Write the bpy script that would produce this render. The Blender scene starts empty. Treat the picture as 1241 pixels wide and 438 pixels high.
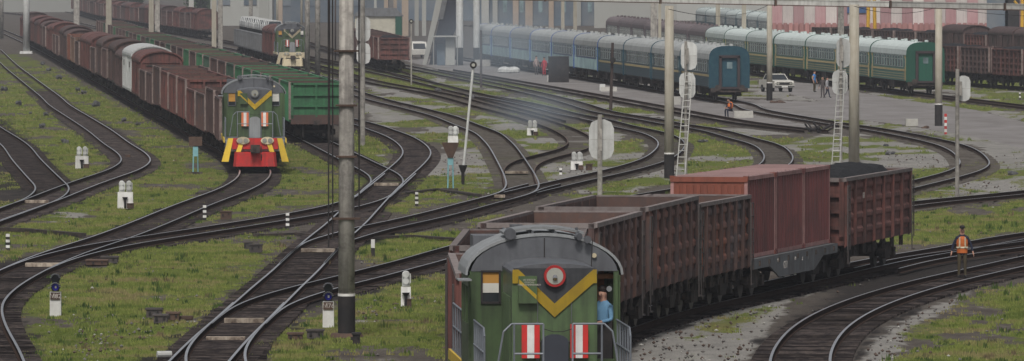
import bpy, bmesh, math, random
import numpy as np
from mathutils import Vector, Matrix
random.seed(7); np.random.seed(7)
S = bpy.context.scene
COL = S.collection
R = math.radians
PI = math.pi

# ------------------------------------------------------------------ camera
F, HZ, CH = 9000.0, -36.0, 10.2          # focal length in photo pixels, horizon row, camera height over rail top
PITCH = math.atan((219 - HZ) / F)
cam = bpy.data.cameras.new('camera'); co = bpy.data.objects.new('camera', cam); COL.objects.link(co)
cam.sensor_width = 36; cam.lens = F / 1241 * 36; cam.clip_start = 1; cam.clip_end = 9000
co.location = (0, 0, CH); co.rotation_euler = (PI / 2 - PITCH, 0, 0)
S.camera = co
# ------------------------------------------------------------------ world, sun, exposure (overcast)
EXPOSURE = 0.14
W = bpy.data.worlds.new("World"); S.world = W; W.use_nodes = True
nt = W.node_tree; nt.nodes.clear()
sky = nt.nodes.new('ShaderNodeTexSky'); sky.sky_type = 'NISHITA'; sky.sun_disc = False
SUN_EL, SUN_AZ = R(54), R(-172)
sky.sun_elevation = SUN_EL; sky.sun_rotation = SUN_AZ; sky.air_density = 1.0; sky.dust_density = 5.0; sky.ozone_density = 1.0
hs = nt.nodes.new('ShaderNodeHueSaturation'); hs.inputs['Saturation'].default_value = 0.35
bgn = nt.nodes.new('ShaderNodeBackground'); bgn.inputs[1].default_value = 0.082
wo = nt.nodes.new('ShaderNodeOutputWorld')
nt.links.new(sky.outputs[0], hs.inputs['Color']); nt.links.new(hs.outputs[0], bgn.inputs[0]); nt.links.new(bgn.outputs[0], wo.inputs[0])
sl = bpy.data.lights.new('sun', 'SUN'); sl.energy = 1.9; sl.angle = R(10); sl.color = (1, 0.95, 0.88)
so = bpy.data.objects.new('sun', sl); COL.objects.link(so)
sd = Vector((math.sin(SUN_AZ) * math.cos(SUN_EL), math.cos(SUN_AZ) * math.cos(SUN_EL), math.sin(SUN_EL)))
so.rotation_euler = sd.to_track_quat('Z', 'Y').to_euler()
S.view_settings.view_transform = 'Standard'; S.view_settings.look = 'None'
S.view_settings.exposure = EXPOSURE; S.view_settings.gamma = 1; S.view_settings.use_curve_mapping = False
S.cycles.max_bounces = 5; S.cycles.volume_bounces = 0; S.cycles.diffuse_bounces = 3; S.cycles.transparent_max_bounces = 6
S.cycles.use_denoising = True

# ------------------------------------------------------------------ picture <-> place
cp, sp = math.cos(PITCH), math.sin(PITCH)
def at(px, py, z=0.0):
    """the point at height z that the photo shows at (px, py)"""
    u = (px - 620.5) / F; v = -(py - 219) / F
    d = Vector((u, cp + v * sp, -sp + v * cp))
    t = (z - CH) / d.z
    return Vector((d.x * t, d.y * t, z))
def pix(p):
    x, y, z = p[0], p[1], p[2] - CH
    dep = y * cp - z * sp; up = y * sp + z * cp
    return 620.5 + F * x / dep, 219 - F * up / dep
def zat(px, py, depth):
    """height seen at row py at distance depth"""
    v = -(py - 219) / F
    return CH + depth * (-sp + v * cp) / (cp + v * sp)
GZ = -0.22

# ------------------------------------------------------------------ materials
MATS = {}
def mat(name, col, rough=0.75, metal=0.0, dirt=None, amt=0.35, scale=2.0, streak=0.0, bump=0.0, spec=0.3, tone=(.80, 1.22)):
    if name in MATS: return MATS[name]
    m = bpy.data.materials.new(name); m.use_nodes = True; t = m.node_tree; N = t.nodes; L = t.links
    b = N['Principled BSDF']; b.inputs['Roughness'].default_value = rough; b.inputs['Metallic'].default_value = metal
    b.inputs['Specular IOR Level'].default_value = spec
    tc = N.new('ShaderNodeTexCoord'); oi = N.new('ShaderNodeObjectInfo')
    ad = N.new('ShaderNodeVectorMath'); ad.operation = 'MULTIPLY_ADD'
    ad.inputs[1].default_value = (1, 1, 1)
    sc_ = N.new('ShaderNodeVectorMath'); sc_.operation = 'SCALE'; sc_.inputs[0].default_value = (37, 53, 19)
    L.new(oi.outputs['Random'], sc_.inputs['Scale']); L.new(tc.outputs['Object'], ad.inputs[0]); L.new(sc_.outputs[0], ad.inputs[2])
    n1 = N.new('ShaderNodeTexNoise'); n1.inputs['Scale'].default_value = scale; n1.inputs['Detail'].default_value = 6; n1.inputs['Roughness'].default_value = 0.65
    L.new(ad.outputs[0], n1.inputs['Vector'])
    r1 = N.new('ShaderNodeMapRange'); r1.inputs['From Min'].default_value = 0.42; r1.inputs['From Max'].default_value = 0.68; r1.inputs['To Max'].default_value = amt
    L.new(n1.outputs['Fac'], r1.inputs['Value'])
    mx = N.new('ShaderNodeMix'); mx.data_type = 'RGBA'
    c = (*col, 1); d = (*(dirt if dirt else tuple(x * 0.45 for x in col)), 1)
    mx.inputs[6].default_value = c; mx.inputs[7].default_value = d
    L.new(r1.outputs[0], mx.inputs[0]); out = mx.outputs[2]
    if streak > 0:
        mp = N.new('ShaderNodeMapping'); mp.inputs['Scale'].default_value = (6, 6, 0.35); L.new(ad.outputs[0], mp.inputs[0])
        n2 = N.new('ShaderNodeTexNoise'); n2.inputs['Scale'].default_value = 1.2; n2.inputs['Detail'].default_value = 5; L.new(mp.outputs[0], n2.inputs['Vector'])
        r2 = N.new('ShaderNodeMapRange'); r2.inputs['From Min'].default_value = 0.45; r2.inputs['From Max'].default_value = 0.7; r2.inputs['To Max'].default_value = streak
        L.new(n2.outputs['Fac'], r2.inputs['Value'])
        m2 = N.new('ShaderNodeMix'); m2.data_type = 'RGBA'; m2.inputs[7].default_value = (d[0] * .7, d[1] * .7, d[2] * .7, 1)
        L.new(r2.outputs[0], m2.inputs[0]); L.new(out, m2.inputs[6]); out = m2.outputs[2]
    # slight individual tone
    hv = N.new('ShaderNodeHueSaturation'); rv = N.new('ShaderNodeMapRange'); rv.inputs['To Min'].default_value = tone[0]; rv.inputs['To Max'].default_value = tone[1]
    L.new(oi.outputs['Random'], rv.inputs['Value']); L.new(rv.outputs[0], hv.inputs['Value']); L.new(out, hv.inputs['Color'])
    L.new(hv.outputs[0], b.inputs['Base Color'])
    if bump > 0:
        bp = N.new('ShaderNodeBump'); bp.inputs['Strength'].default_value = bump; bp.inputs['Distance'].default_value = 0.03
        n3 = N.new('ShaderNodeTexNoise'); n3.inputs['Scale'].default_value = scale * 6; n3.inputs['Detail'].default_value = 4; L.new(tc.outputs['Object'], n3.inputs['Vector'])
        L.new(n3.outputs['Fac'], bp.inputs['Height']); L.new(bp.outputs[0], b.inputs['Normal'])
    MATS[name] = m; return m

RUST = (0.10, 0.045, 0.030)
M = dict(
    rail=mat('rail steel', (0.50, 0.51, 0.54), .33, .75, (0.25, 0.2, 0.18), .3, 1.5),
    railside=mat('rail rust', (0.055, 0.038, 0.032), .9, 0, (0.03, .022, .02), .5, spec=0),
    sleepold=mat('dusty sleeper', (0.085, 0.075, 0.068), .95, 0, (0.14, 0.13, 0.115), .7, 2.6, spec=0),
    railold=mat('rusty rail head', (0.12, 0.09, 0.075), .8, 0, (0.06, .045, .04), .5, spec=.1),
    sleeper=mat('tarred sleeper', (0.022, 0.019, 0.020), .95, 0, (0.095, 0.078, 0.07), .75, 2.6, spec=0, tone=(.45, 1.9)),
    redw=mat('red oxide wagon paint', (0.150, 0.058, 0.049), .75, 0, (0.05, .034, .032), .9, 1.1, .85, .2),
    brownw=mat('brown wagon paint', (0.10, 0.062, 0.058), .8, 0, (0.05, .034, .032), .9, 1.1, .85, .2),
    darkw=mat('sooty wagon paint', (0.058, 0.046, 0.047), .85, 0, (0.14, .065, .045), .55, 1.3, .4, .2),
    orangew=mat('orange rust wagon paint', (0.25, 0.085, 0.045), .8, 0, (0.10, .05, .04), .9, 1.1, .85, .2),
    tanw=mat('faded tan wagon paint', (0.19, 0.12, 0.085), .8, 0, (0.09, .055, .045), .9, 1.1, .85, .2),
    whitew=mat('white wagon paint', (0.55, 0.57, 0.57), .6, 0, (0.3, .27, .25), .5, 1.2, .4),
    greenw=mat('green wagon paint', (0.045, 0.17, 0.075), .65, 0, (0.035, .08, .05), .6, 1.6, .5, .2),
    dgreenw=mat('dull green wagon paint', (0.05, 0.105, 0.07), .75, 0, (0.045, .05, .04), .7, 1.6, .5),
    greyw=mat('grey wagon paint', (0.17, 0.18, 0.19), .75, 0, (0.09, .08, .08), .6, 1.6, .4),
    inside=mat('wagon inside', (0.085, 0.06, 0.055), .9, 0, (0.15, .08, .06), .6, 2, .5),
    underg=mat('underframe soot', (0.032, 0.028, 0.027), .85, 0, (0.11, .08, .065), .7, 3),
    wheel=mat('wheel steel', (0.10, 0.09, 0.085), .5, .6, (0.05, .04, .035), .5, 4),
    coal=mat('coal', (0.010, 0.010, 0.012), .8, 0, (0.022, .022, .025), .6, 9, bump=1.),
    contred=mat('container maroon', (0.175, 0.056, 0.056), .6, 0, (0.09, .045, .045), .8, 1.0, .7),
    contor=mat('container orange red', (0.27, 0.085, 0.055), .6, 0, (0.16, .06, .045), .5, 1.5, .35),
    contfr=mat('container frame', (0.36, 0.20, 0.19), .6, 0, (0.15, .07, .065), .6, 2, .3),
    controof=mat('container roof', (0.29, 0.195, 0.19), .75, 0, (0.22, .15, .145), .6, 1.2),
    locog=mat('locomotive green', (0.072, 0.118, 0.050), .48, 0, (0.045, .06, .035), .75, 1.5, .65, spec=.4),
    locogr=mat('locomotive grey', (0.125, 0.132, 0.145), .5, 0, (0.06, .06, .07), .5, 1.5, .3),
    locolg=mat('locomotive light grey', (0.26, 0.275, 0.285), .5, 0, (0.17, .17, .17), .5, 1.5, .3),
    yellow=mat('signal yellow', (0.80, 0.55, 0.055), .5, 0, (0.48, .33, .08), .4, 2.2, .2),
    cream=mat('cream paint', (0.60, 0.52, 0.36), .6, 0, (0.35, .3, .22), .5, 2),
    red=mat('signal red', (0.48, 0.028, 0.026), .5, 0, (0.22, .045, .04), .65, 2.5, .45),
    orange=mat('panel orange', (0.72, 0.2, 0.09), .5, 0, (0.5, .15, .08), .4),
    white=mat('white paint', (0.72, 0.72, 0.70), .55, 0, (0.42, .40, .38), .45, 3, .3),
    dkgrey=mat('dark blue grey', (0.045, 0.05, 0.065), .55, 0, (0.025, .028, .035), .4),
    black=mat('black paint', (0.018, 0.017, 0.018), .7, 0, (0.05, .04, .038), .5, 3),
    glassd=mat('dark glass', (0.02, 0.025, 0.03), .12, 0, (0.03, .03, .03), .3, spec=.8),
    glassb=mat('coach glass', (0.20, 0.28, 0.30), .2, 0, (0.06, .08, .09), .8, .8, spec=.8),
    lens=mat('lamp lens', (0.34, 0.34, 0.30), .1, 0, (0.3, .3, .3), .4, 12, spec=1),
    amber=mat('amber blind', (0.52, 0.27, 0.06), .7, 0, (0.4, .2, .05), .4),
    blind=mat('white blind', (0.70, 0.69, 0.64), .7),
    warmin=mat('orange cab interior', (0.30, 0.12, 0.04), .7, 0, (0.1, .05, .03), .6),
    pipe=mat('grey handrail', (0.20, 0.22, 0.25), .5, .2),
    conc=mat('concrete pole', (0.36, 0.34, 0.31), .9, 0, (0.15, .14, .13), .85, 3.2, .6, .4),
    concw=mat('whitewashed concrete', (0.56, 0.57, 0.56), .85, 0, (0.33, .33, .32), .5, 2, .3, .2),
    concy=mat('yellowish concrete pole', (0.37, 0.345, 0.29), .9, 0, (0.26, .23, .17), .5, 1.5, .4),
    wood=mat('weathered wood', (0.075, 0.055, 0.05), .9, 0, (0.04, .03, .03), .5, 3, .4),
    blueleg=mat('pale blue post', (0.20, 0.40, 0.44), .6),
    rustbox=mat('rusty bracket', (0.095, 0.06, 0.045), .85, 0, (0.05, .035, .03), .6, 5, .3),
    ironbox=mat('iron relay box', (0.06, 0.055, 0.055), .8, 0, (0.12, .09, .08), .5, 5),
    board=mat('worn white board', (0.42, 0.36, 0.29), .9, 0, (0.10, .07, .055), .95, 4, .7),
    bluelens=mat('blue lens', (0.03, 0.03, 0.5), .1, 0, (0.02, .02, .3), .3, spec=1),
    roofgr=mat('coach roof', (0.36, 0.375, 0.37), .6, 0, (0.22, .23, .23), .6, .8, .3),
    roofpale=mat('coach roof pale green', (0.50, 0.56, 0.545), .55, 0, (0.36, .40, .39), .5, .8, .3),
    roofbr=mat('coach roof brown', (0.155, 0.125, 0.13), .75, 0, (0.10, .085, .09), .5, .8, .3),
    coachg=mat('coach green', (0.03, 0.15, 0.12), .4, 0, (0.022, .085, .07), .4, 1, .3, spec=.5),
    coachend=mat('coach bright green', (0.016, 0.085, 0.058), .5, 0, (0.02, .06, .045), .4, 1, .3),
    coachb=mat('coach blue green', (0.045, 0.092, 0.115), .5, 0, (0.05, .07, .075), .5, 1, .3),
    coachbl=mat('coach blue', (0.018, 0.055, 0.082), .6, 0, (0.035, .09, .11), .7, 3, .5, spec=.15),
    coachlb=mat('coach grey blue upper', (0.06, 0.10, 0.20), .5, 0, (0.06, .08, .13), .6, 1, .3),
    coachaq=mat('coach pale aqua', (0.40, 0.56, 0.55), .5, 0, (0.12, .2, .28), .7, .5, .1),
    coachbr=mat('coach dull brown', (0.14, 0.11, 0.12), .7, 0, (0.09, .075, .08), .5, 1, .3),
    beige=mat('coach beige stripe', (0.50, 0.40, 0.20), .55),
    gangblue=mat('gangway blue', (0.03, 0.09, 0.32), .6),
    rubber=mat('gangway rubber', (0.045, 0.035, 0.038), .8),
    skin=mat('skin', (0.46, 0.26, 0.19), .6), hair=mat('dark hair', (0.02, 0.014, 0.012), .7),
    blueshirt=mat('light blue shirt', (0.16, 0.33, 0.52), .8), dbshirt=mat('blue shirt', (0.05, 0.2, 0.5), .8),
    navy=mat('navy cloth', (0.016, 0.02, 0.045), .85), khaki=mat('khaki trousers', (0.075, 0.06, 0.035), .85),
    vest=mat('orange vest', (0.62, 0.16, 0.035), .7), vestband=mat('pale reflective band', (0.65, 0.6, 0.45), .5),
    redcloth=mat('red shirt', (0.6, 0.03, 0.05), .8), pinkcloth=mat('pale pink shirt', (0.5, 0.38, 0.36), .8),
    greycloth=mat('grey brown jacket', (0.09, 0.075, 0.075), .85), palecloth=mat('pale grey shirt', (0.4, 0.4, 0.42), .8),
    carwhite=mat('white car paint', (0.62, 0.61, 0.56), .3, 0, (0.45, .42, .38), .4, 2, spec=.6),
    chrome=mat('chrome', (0.5, 0.5, 0.5), .25, .9), tyre=mat('tyre', (0.02, 0.02, 0.02), .8),
    pink=mat('pink cladding', (0.42, 0.27, 0.28), .8, 0, (0.36, .17, .18), .5, .5, .3),
    stripew=mat('off white cladding', (0.58, 0.53, 0.51), .8, 0, (0.42, .36, .36), .5, .5, .3),
    pinkl=mat('corrugated pink cladding', (0.42, 0.21, 0.20), .8, 0, (0.3, .16, .16), .6, .7, .4),
    teal=mat('teal roof', (0.10, 0.27, 0.25), .7), shedwall=mat('cream shed wall', (0.48, 0.46, 0.38), .85),
    indwall=mat('blue grey shed wall', (0.10, 0.13, 0.165), .8, 0, (0.17, .18, .19), .8, .25),
    indcol=mat('tan pilaster', (0.31, 0.25, 0.20), .9, 0, (0.22, .18, .15), .5, .5),
    palewall=mat('pale grey wall', (0.34, 0.345, 0.325), .85, 0, (0.32, .32, .3), .6, .3), bluewin=mat('blue window', (0.06, 0.13, 0.3), .4),
    crane=mat('crane yellow', (0.62, 0.36, 0.03), .5), bark=mat('bark', (0.06, 0.045, 0.035), .9),
    leaf=mat('leaves', (0.045, 0.075, 0.03), .8, 0, (0.02, .035, .015), .6, 1),
    rock=mat('dirty stone', (0.10, 0.10, 0.105), .95, 0, (0.05, .05, .055), .6, 4, bump=.6),
    debris=mat('black debris', (0.022, 0.02, 0.022), .9, 0, (0.06, .05, .045), .5, 5),
    kerbst=mat('pale stone', (0.46, 0.45, 0.42), .9, 0, (0.28, .27, .25), .5, 3),
    mesh=mat('beam paint', (0.48, 0.48, 0.46), .7, .1, (0.2, .19, .18), .5, 1.5, .4),
    toprail=mat('dusty top rail', (0.20, 0.175, 0.17), .85, 0, (0.11, .08, .075), .7, 3),
    panbrown=mat('dusty brown panel', (0.185, 0.130, 0.125), .85, 0, (0.075, .045, .042), .8, 1.1, .7),
    panrust=mat('rust blotched panel', (0.165, 0.105, 0.10), .85, 0, (0.27, .10, .06), .9, .9, .5),
    pandark=mat('sooty panel with rust', (0.105, 0.10, 0.108), .85, 0, (0.30, .10, .05), .95, .7, .5),
    panred=mat('rusty red panel', (0.23, 0.105, 0.09), .85, 0, (0.10, .055, .05), .9, 1.2, .6),
    winframe=mat('pale window frame', (0.42, 0.46, 0.45), .5),
    edge=mat('worn wagon edge highlight', (0.24, 0.19, 0.175), .8, 0, (0.10, .06, .05), .8, 3),  # weathered pale tone, with the light that corner posts catch painted in
    rungs=mat('ladder paint', (0.45, 0.45, 0.43), .6), letter=mat('chalk white lettering', (0.48, 0.45, 0.42), .8),
)

# ------------------------------------------------------------------ mesh collector
class MB:
    def __init__(s): s.v = []; s.f = []; s.m = []
    def add(s, vs, fs, m=0, X=None):
        o = len(s.v)
        s.v += [tuple(X @ Vector(v)) for v in vs] if X is not None else [tuple(v) for v in vs]
        s.f += [tuple(i + o for i in f) for f in fs]; s.m += [m] * len(fs); return s
    def box(s, c, d, m=0, X=None, taper=1.0):
        x, y, z = c; a, b, h = d[0] / 2, d[1] / 2, d[2] / 2; t = taper
        vs = [(x - a, y - b, z - h), (x + a, y - b, z - h), (x + a, y + b, z - h), (x - a, y + b, z - h),
              (x - a * t, y - b * t, z + h), (x + a * t, y - b * t, z + h), (x + a * t, y + b * t, z + h), (x - a * t, y + b * t, z + h)]
        return s.add(vs, [(0, 3, 2, 1), (4, 5, 6, 7), (0, 1, 5, 4), (1, 2, 6, 5), (2, 3, 7, 6), (3, 0, 4, 7)], m, X)
    def cyl(s, p, q, r, n=8, m=0, r2=None, caps=True, X=None):
        p, q = Vector(p), Vector(q); r2 = r if r2 is None else r2
        d = (q - p); 
        if d.length < 1e-6: return s
        d.normalize(); u = d.orthogonal().normalized(); w = d.cross(u)
        vs = []
        for c, rr in ((p, r), (q, r2)):
            for i in range(n):
                a = 2 * PI * i / n; vs.append(c + (u * math.cos(a) + w * math.sin(a)) * rr)
        fs = [(i, (i + 1) % n, n + (i + 1) % n, n + i) for i in range(n)]
        if caps: fs += [tuple(range(n - 1, -1, -1)), tuple(range(n, 2 * n))]
        return s.add(vs, fs, m, X)
    def pipe(s, pts, r, n=6, m=0):
        for a, b in zip(pts, pts[1:]): s.cyl(a, b, r, n, m)
        return s
    def prism(s, prof, x0, x1, m=0, axis='x', caps=True):
        n = len(prof); vs = []
        for x in (x0, x1):
            for a, b in prof: vs.append((x, a, b) if axis == 'x' else (a, x, b))
        fs = [(i, (i + 1) % n, n + (i + 1) % n, n + i) for i in range(n)]
        if axis == 'y': fs = [tuple(reversed(f)) for f in fs]
        if caps:
            c = [tuple(range(n - 1, -1, -1)), tuple(range(n, 2 * n))]
            fs += [tuple(reversed(f)) for f in c] if axis == 'y' else c
        return s.add(vs, fs, m)
    def ball(s, c, r, seg=8, rings=5, m=0, sc=(1, 1, 1)):
        vs = [(c[0], c[1], c[2] + r * sc[2])]
        for i in range(1, rings):
            t = PI * i / rings
            for j in range(seg):
                a = 2 * PI * j / seg
                vs.append((c[0] + r * sc[0] * math.sin(t) * math.cos(a), c[1] + r * sc[1] * math.sin(t) * math.sin(a), c[2] + r * sc[2] * math.cos(t)))
        vs.append((c[0], c[1], c[2] - r * sc[2])); fs = []
        for j in range(seg):
            k = (j + 1) % seg; fs.append((0, 1 + j, 1 + k))
            for i in range(rings - 2):
                a = 1 + i * seg; fs.append((a + j, a + seg + j, a + seg + k, a + k))
            e = 1 + (rings - 2) * seg; fs.append((e + j, len(vs) - 1, e + k))
        return s.add(vs, fs, m)
    def mesh(s, name, mats):
        me = bpy.data.meshes.new(name); me.from_pydata(s.v, [], s.f)
        for m in (mats if isinstance(mats, (list, tuple)) else [mats]): me.materials.append(m)
        me.polygons.foreach_set('material_index', s.m); me.update(); return me
    def build(s, name, mats, parent=None, smooth=False, loc=None, **kw):
        me = s.mesh(name, mats)
        if smooth: me.shade_smooth()
        return link(name, me, parent, loc, **kw)
def link(name, me, parent=None, loc=None, rz=0.0, **kw):
    o = bpy.data.objects.new(name, me); COL.objects.link(o)
    if parent is not None: o.parent = parent
    if loc is not None: o.location = loc
    if rz: o.rotation_euler.z = rz
    for k, v in kw.items():
        if v is not None: o[k] = v
    return o
def thing(name, label, cat, loc=(0, 0, 0), rz=0.0, group=None):
    o = link(name, None, None, loc, rz, label=label, category=cat, group=group); o.empty_display_size = .3; return o
KIDS = {}
def copy_tree(o, parent=None):
    c = o.copy(); COL.objects.link(c)
    if parent is not None: c.parent = parent
    for ch in list(o.children): copy_tree(ch, c)
    return c
def remat(o, old, new):
    for ch in [o] + list(o.children_recursive):
        for sl_ in ch.material_slots:
            if sl_.material == old: sl_.link = 'OBJECT'; sl_.material = new
def text(body, size, m, parent, loc, rot, name='lettering', depth=0.004):
    cu = bpy.data.curves.new(name, 'FONT'); cu.body = body; cu.size = size; cu.align_x = 'CENTER'; cu.align_y = 'CENTER'; cu.extrude = depth; cu.resolution_u = 2
    cu.materials.append(m); tmp = bpy.data.objects.new(name, cu); COL.objects.link(tmp); dg = bpy.context.evaluated_depsgraph_get(); dg.update()
    me = bpy.data.meshes.new_from_object(tmp.evaluated_get(dg)); bpy.data.objects.remove(tmp); me.name = name
    o = link(name, me, parent, loc, kind='stuff'); o.rotation_euler = rot; return o
ORD = ['', 'first', 'second', 'third', 'fourth', 'fifth', 'sixth', 'seventh', 'eighth', 'ninth', 'tenth', 'eleventh', 'twelfth', 'thirteenth', 'fourteenth',
       'fifteenth', 'sixteenth', 'seventeenth', 'eighteenth', 'nineteenth', 'twentieth', 'twenty-first', 'twenty-second', 'twenty-third', 'twenty-fourth',
       'twenty-fifth', 'twenty-sixth', 'twenty-seventh', 'twenty-eighth', 'twenty-ninth', 'thirtieth', 'thirty-first', 'thirty-second', 'thirty-third', 'thirty-fourth',
       'thirty-fifth', 'thirty-sixth', 'thirty-seventh', 'thirty-eighth']

# ------------------------------------------------------------------ tracks
def smooth_line(P, step=1.0, sig=4.0):
    P = np.array(P, float)
    # catmull-rom
    Q = [P[0]]
    E = np.vstack([2 * P[0] - P[1], P, 2 * P[-1] - P[-2]])
    for i in range(1, len(E) - 2):
        p0, p1, p2, p3 = E[i - 1], E[i], E[i + 1], E[i + 2]
        n = max(2, int(np.linalg.norm(p2 - p1) / step))
        for k in range(1, n + 1):
            t = k / n
            Q.append(0.5 * ((2 * p1) + (-p0 + p2) * t + (2 * p0 - 5 * p1 + 4 * p2 - p3) * t * t + (-p0 + 3 * p1 - 3 * p2 + p3) * t ** 3))
    Q = np.array(Q)
    d = np.r_[0, np.cumsum(np.linalg.norm(np.diff(Q, axis=0), axis=1))]
    s = np.arange(0, d[-1], step); Q = np.c_[np.interp(s, d, Q[:, 0]), np.interp(s, d, Q[:, 1])]
    r = int(sig * 3 / step)
    if r > 0 and len(Q) > 3:
        k = np.exp(-0.5 * (np.arange(-r, r + 1) * step / sig) ** 2); k /= k.sum()
        out = []
        for c in range(2):
            a = np.r_[2 * Q[0, c] - Q[r:0:-1, c] if len(Q) > r else np.full(r, Q[0, c]), Q[:, c], 2 * Q[-1, c] - Q[-2:-r - 2:-1, c] if len(Q) > r + 1 else np.full(r, Q[-1, c])]
            out.append(np.convolve(a, k, 'valid'))
        Q = np.c_[out[0], out[1]]
    return Q
TR = {}
class Track:
    def __init__(s, key, pts, side='C', rails=True, label=None, sig=5.0, extra=None):
        P = [at(x, y)[:2] for x, y in pts]
        if extra: P += extra
        Q = smooth_line(P, 1.0, sig)
        T = np.gradient(Q, axis=0); T /= np.linalg.norm(T, axis=1)[:, None]
        N = np.c_[-T[:, 1], T[:, 0]]
        Q = Q + N * {'L': 0.79, 'R': -0.79, 'C': 0}[side]
        s.P = Q; T = np.gradient(Q, axis=0); s.T = T / np.linalg.norm(T, axis=1)[:, None]; s.N = np.c_[-s.T[:, 1], s.T[:, 0]]
        s.d = np.r_[0, np.cumsum(np.linalg.norm(np.diff(Q, axis=0), axis=1))]; s.rails = rails; s.key = key; TR[key] = s
    def pos(s, a):
        if a > s.d[-1]: p = s.P[-1] + s.T[-1] * (a - s.d[-1]); return p
        if a < 0: return s.P[0] + s.T[0] * a
        return np.array([np.interp(a, s.d, s.P[:, 0]), np.interp(a, s.d, s.P[:, 1])])
    def arc_px(s, px, lat, z, lo=None, hi=None):
        """arc length where the line offset by lat (to +N) at height z is seen at column px"""
        A = np.arange(s.d[0] if lo is None else lo, s.d[-1] if hi is None else hi, .25)
        x = np.interp(A, s.d, s.P[:, 0] + s.N[:, 0] * lat); y = np.interp(A, s.d, s.P[:, 1] + s.N[:, 1] * lat)
        return A[np.argmin(abs(pix((x, y, z))[0] - px))]
    def arc_y(s, Y): return float(s.d[np.argmin(abs(s.P[:, 1] - Y))])
def Yat(py): return at(620, py)[1]
# traced in the photograph, far end first; L/R: the points lie on the left/right rail
Track('T1', [(-14, 60), (2.6, 78), (19.5, 92.5), (48, 116), (60, 127.6), (83, 142.7), (105.5, 157.7), (125.6, 174), (140.7, 184), (147.7, 193), (144.5, 198), (133, 205), (113, 211.8), (85, 221), (50, 234), (32.7, 241), (0, 251.4), (-70, 275)], 'L')
Track('T2', [(-60, 130), (-30, 153), (0, 174), (15, 194), (37.7, 219.8), (44, 226), (41.5, 232.5), (30, 241), (0, 252), (-70, 276)], 'L')
Track('T3', [(-90, 2), (3, 40), (110, 96), (184, 137), (257, 177), (278, 190), (290, 204), (289, 213), (281, 220), (264, 229), (226, 242.6), (196, 254), (163, 267.7), (133, 279), (108, 288), (63, 301.7), (25, 315.5), (0, 326.8), (-35, 345), (-60, 366), (-62, 383), (-57, 403), (-48, 421), (-44, 438), (-30, 500)], 'L')
Track('T4', [(466, 210), (453, 220.5), (440, 231), (425, 240), (408, 245.5), (360, 256.4), (310, 264.5), (251, 274), (201, 281.5), (151, 289), (100.5, 296.6), (58, 306.7), (25, 316), (0, 327)], 'L')
Track('T5', [(330, 128), (380, 139), (427, 150), (445.7, 156.5), (466, 164), (481, 173), (488.4, 183), (484.6, 191.7), (471, 204), (450.7, 220), (428, 240), (408, 259), (393, 272.8), (373, 288), (357.7, 301.7), (342.7, 315.5), (327.6, 330), (308, 345.6), (283, 368), (260, 387), (232.7, 409.7), (217.6, 424.7), (203.8, 438), (170, 475)], 'L')
Track('T6', [(20, 8), (92, 40), (158, 73.7), (238, 110), (292, 135), (330, 152), (369, 171), (400, 187), (427, 201), (443, 209), (450, 217), (447, 225), (430, 239)], 'L')
Track('T7', [(283, 366), (262, 385), (240, 405), (226, 423.5), (224.6, 438), (235, 480)], 'L', sig=3)
Track('T8', [(640, 268), (600, 280), (550, 296), (523.6, 303), (486, 314), (450.7, 323), (431, 328), (408.5, 334), (366, 344), (340.7, 350.6), (315.6, 358), (290.5, 367), (272, 378), (254, 393)], 'L', sig=3)
Track('T10', [(640, 222.5), (614, 229), (599, 235.5), (561, 245), (523.6, 255), (486, 264), (450.7, 271.5), (430.6, 275.5), (408, 281.6), (385, 288), (370, 293), (353, 305.5), (338, 319.5)], 'L', sig=3)
Track('T11', [(420, 80), (500, 98), (560, 113), (610, 122), (650, 131), (675, 137.5), (713, 145), (741, 152.6), (776, 160), (793.5, 167.7), (798, 175), (791, 184), (776, 193), (743, 203), (713, 210), (675, 218), (640, 226), (610, 233)], 'L')
Track('T12', [(330, 84), (400, 106), (445.7, 120), (486, 130), (523.6, 140), (549, 150), (574, 160), (586, 170), (594, 180), (606.5, 203), (612, 216), (613, 225), (605, 233), (580, 240)], 'L', sig=3)
Track('T13', [(330, 68), (400, 87), (445, 99), (520, 113), (576, 128), (626, 141), (650, 149), (668, 156), (684, 165), (688, 172.7), (680, 179), (663, 184), (633, 191.6), (617, 198), (610, 206), (610, 216), (612, 226)], 'L', sig=3)
Track('T14', [(488, 77.6), (551, 90), (640, 108), (700, 122), (745, 135), (800, 144), (831, 150), (876, 156.6), (913.6, 166.6), (946, 175.4), (960, 186.7), (961, 193), (956, 200), (925, 213), (880, 224), (800, 238), (740, 248)], 'R')
Track('T15', [(500, 60), (540, 66), (598, 75), (741, 97), (896, 122), (931, 133), (1026.5, 149), (1069, 155), (1119.5, 164), (1164.7, 174), (1187, 183), (1198.6, 194), (1200, 199), (1190, 206), (1164.7, 213.5), (1135, 221), (1107, 227.6), (1060, 240), (1000, 256)], 'R')
Track('T16', [(1330, 219), (1241, 230.6), (1207, 234), (1157, 239), (1107, 243), (1040, 252), (960, 266)], 'L')
Track('T17', [(1360, 272), (1273, 284), (1228, 291.5), (1173, 302.5), (1130, 309), (1089, 317), (1010, 335.5), (971, 344), (921, 355.6), (861, 368), (800.5, 384.5), (755, 401), (712, 416)], 'R',
      extra=[(1.3, 197), (.98, 189), (.87, 181), (.92, 174), (1.13, 166), (1.45, 157.5), (1.74, 150), (2.1, 142)], sig=3.5)
Track('T19', [(1400, 271), (1300, 284), (1220, 295), (1177, 300.5), (1125, 307), (1080, 314), (1030, 326)], 'L', sig=3)
Track('T18', [(1330, 292), (1241, 309.5), (1220, 314.4), (1161, 327.5), (1107, 339), (1056.6, 353), (1014, 367), (981, 382), (956, 398), (941, 416), (933.5, 428.5), (931, 440), (940, 500)], 'L')
Track('T20', [(-60, 8), (60, 22), (130, 36), (200, 46), (270, 58), (310, 68.5), (347, 80), (385, 93), (420, 104)], 'C')
Track('T21', [(-60, -6), (60, 10), (130, 26), (180, 35), (240, 44), (300, 55), (420, 78)], 'C')
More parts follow.
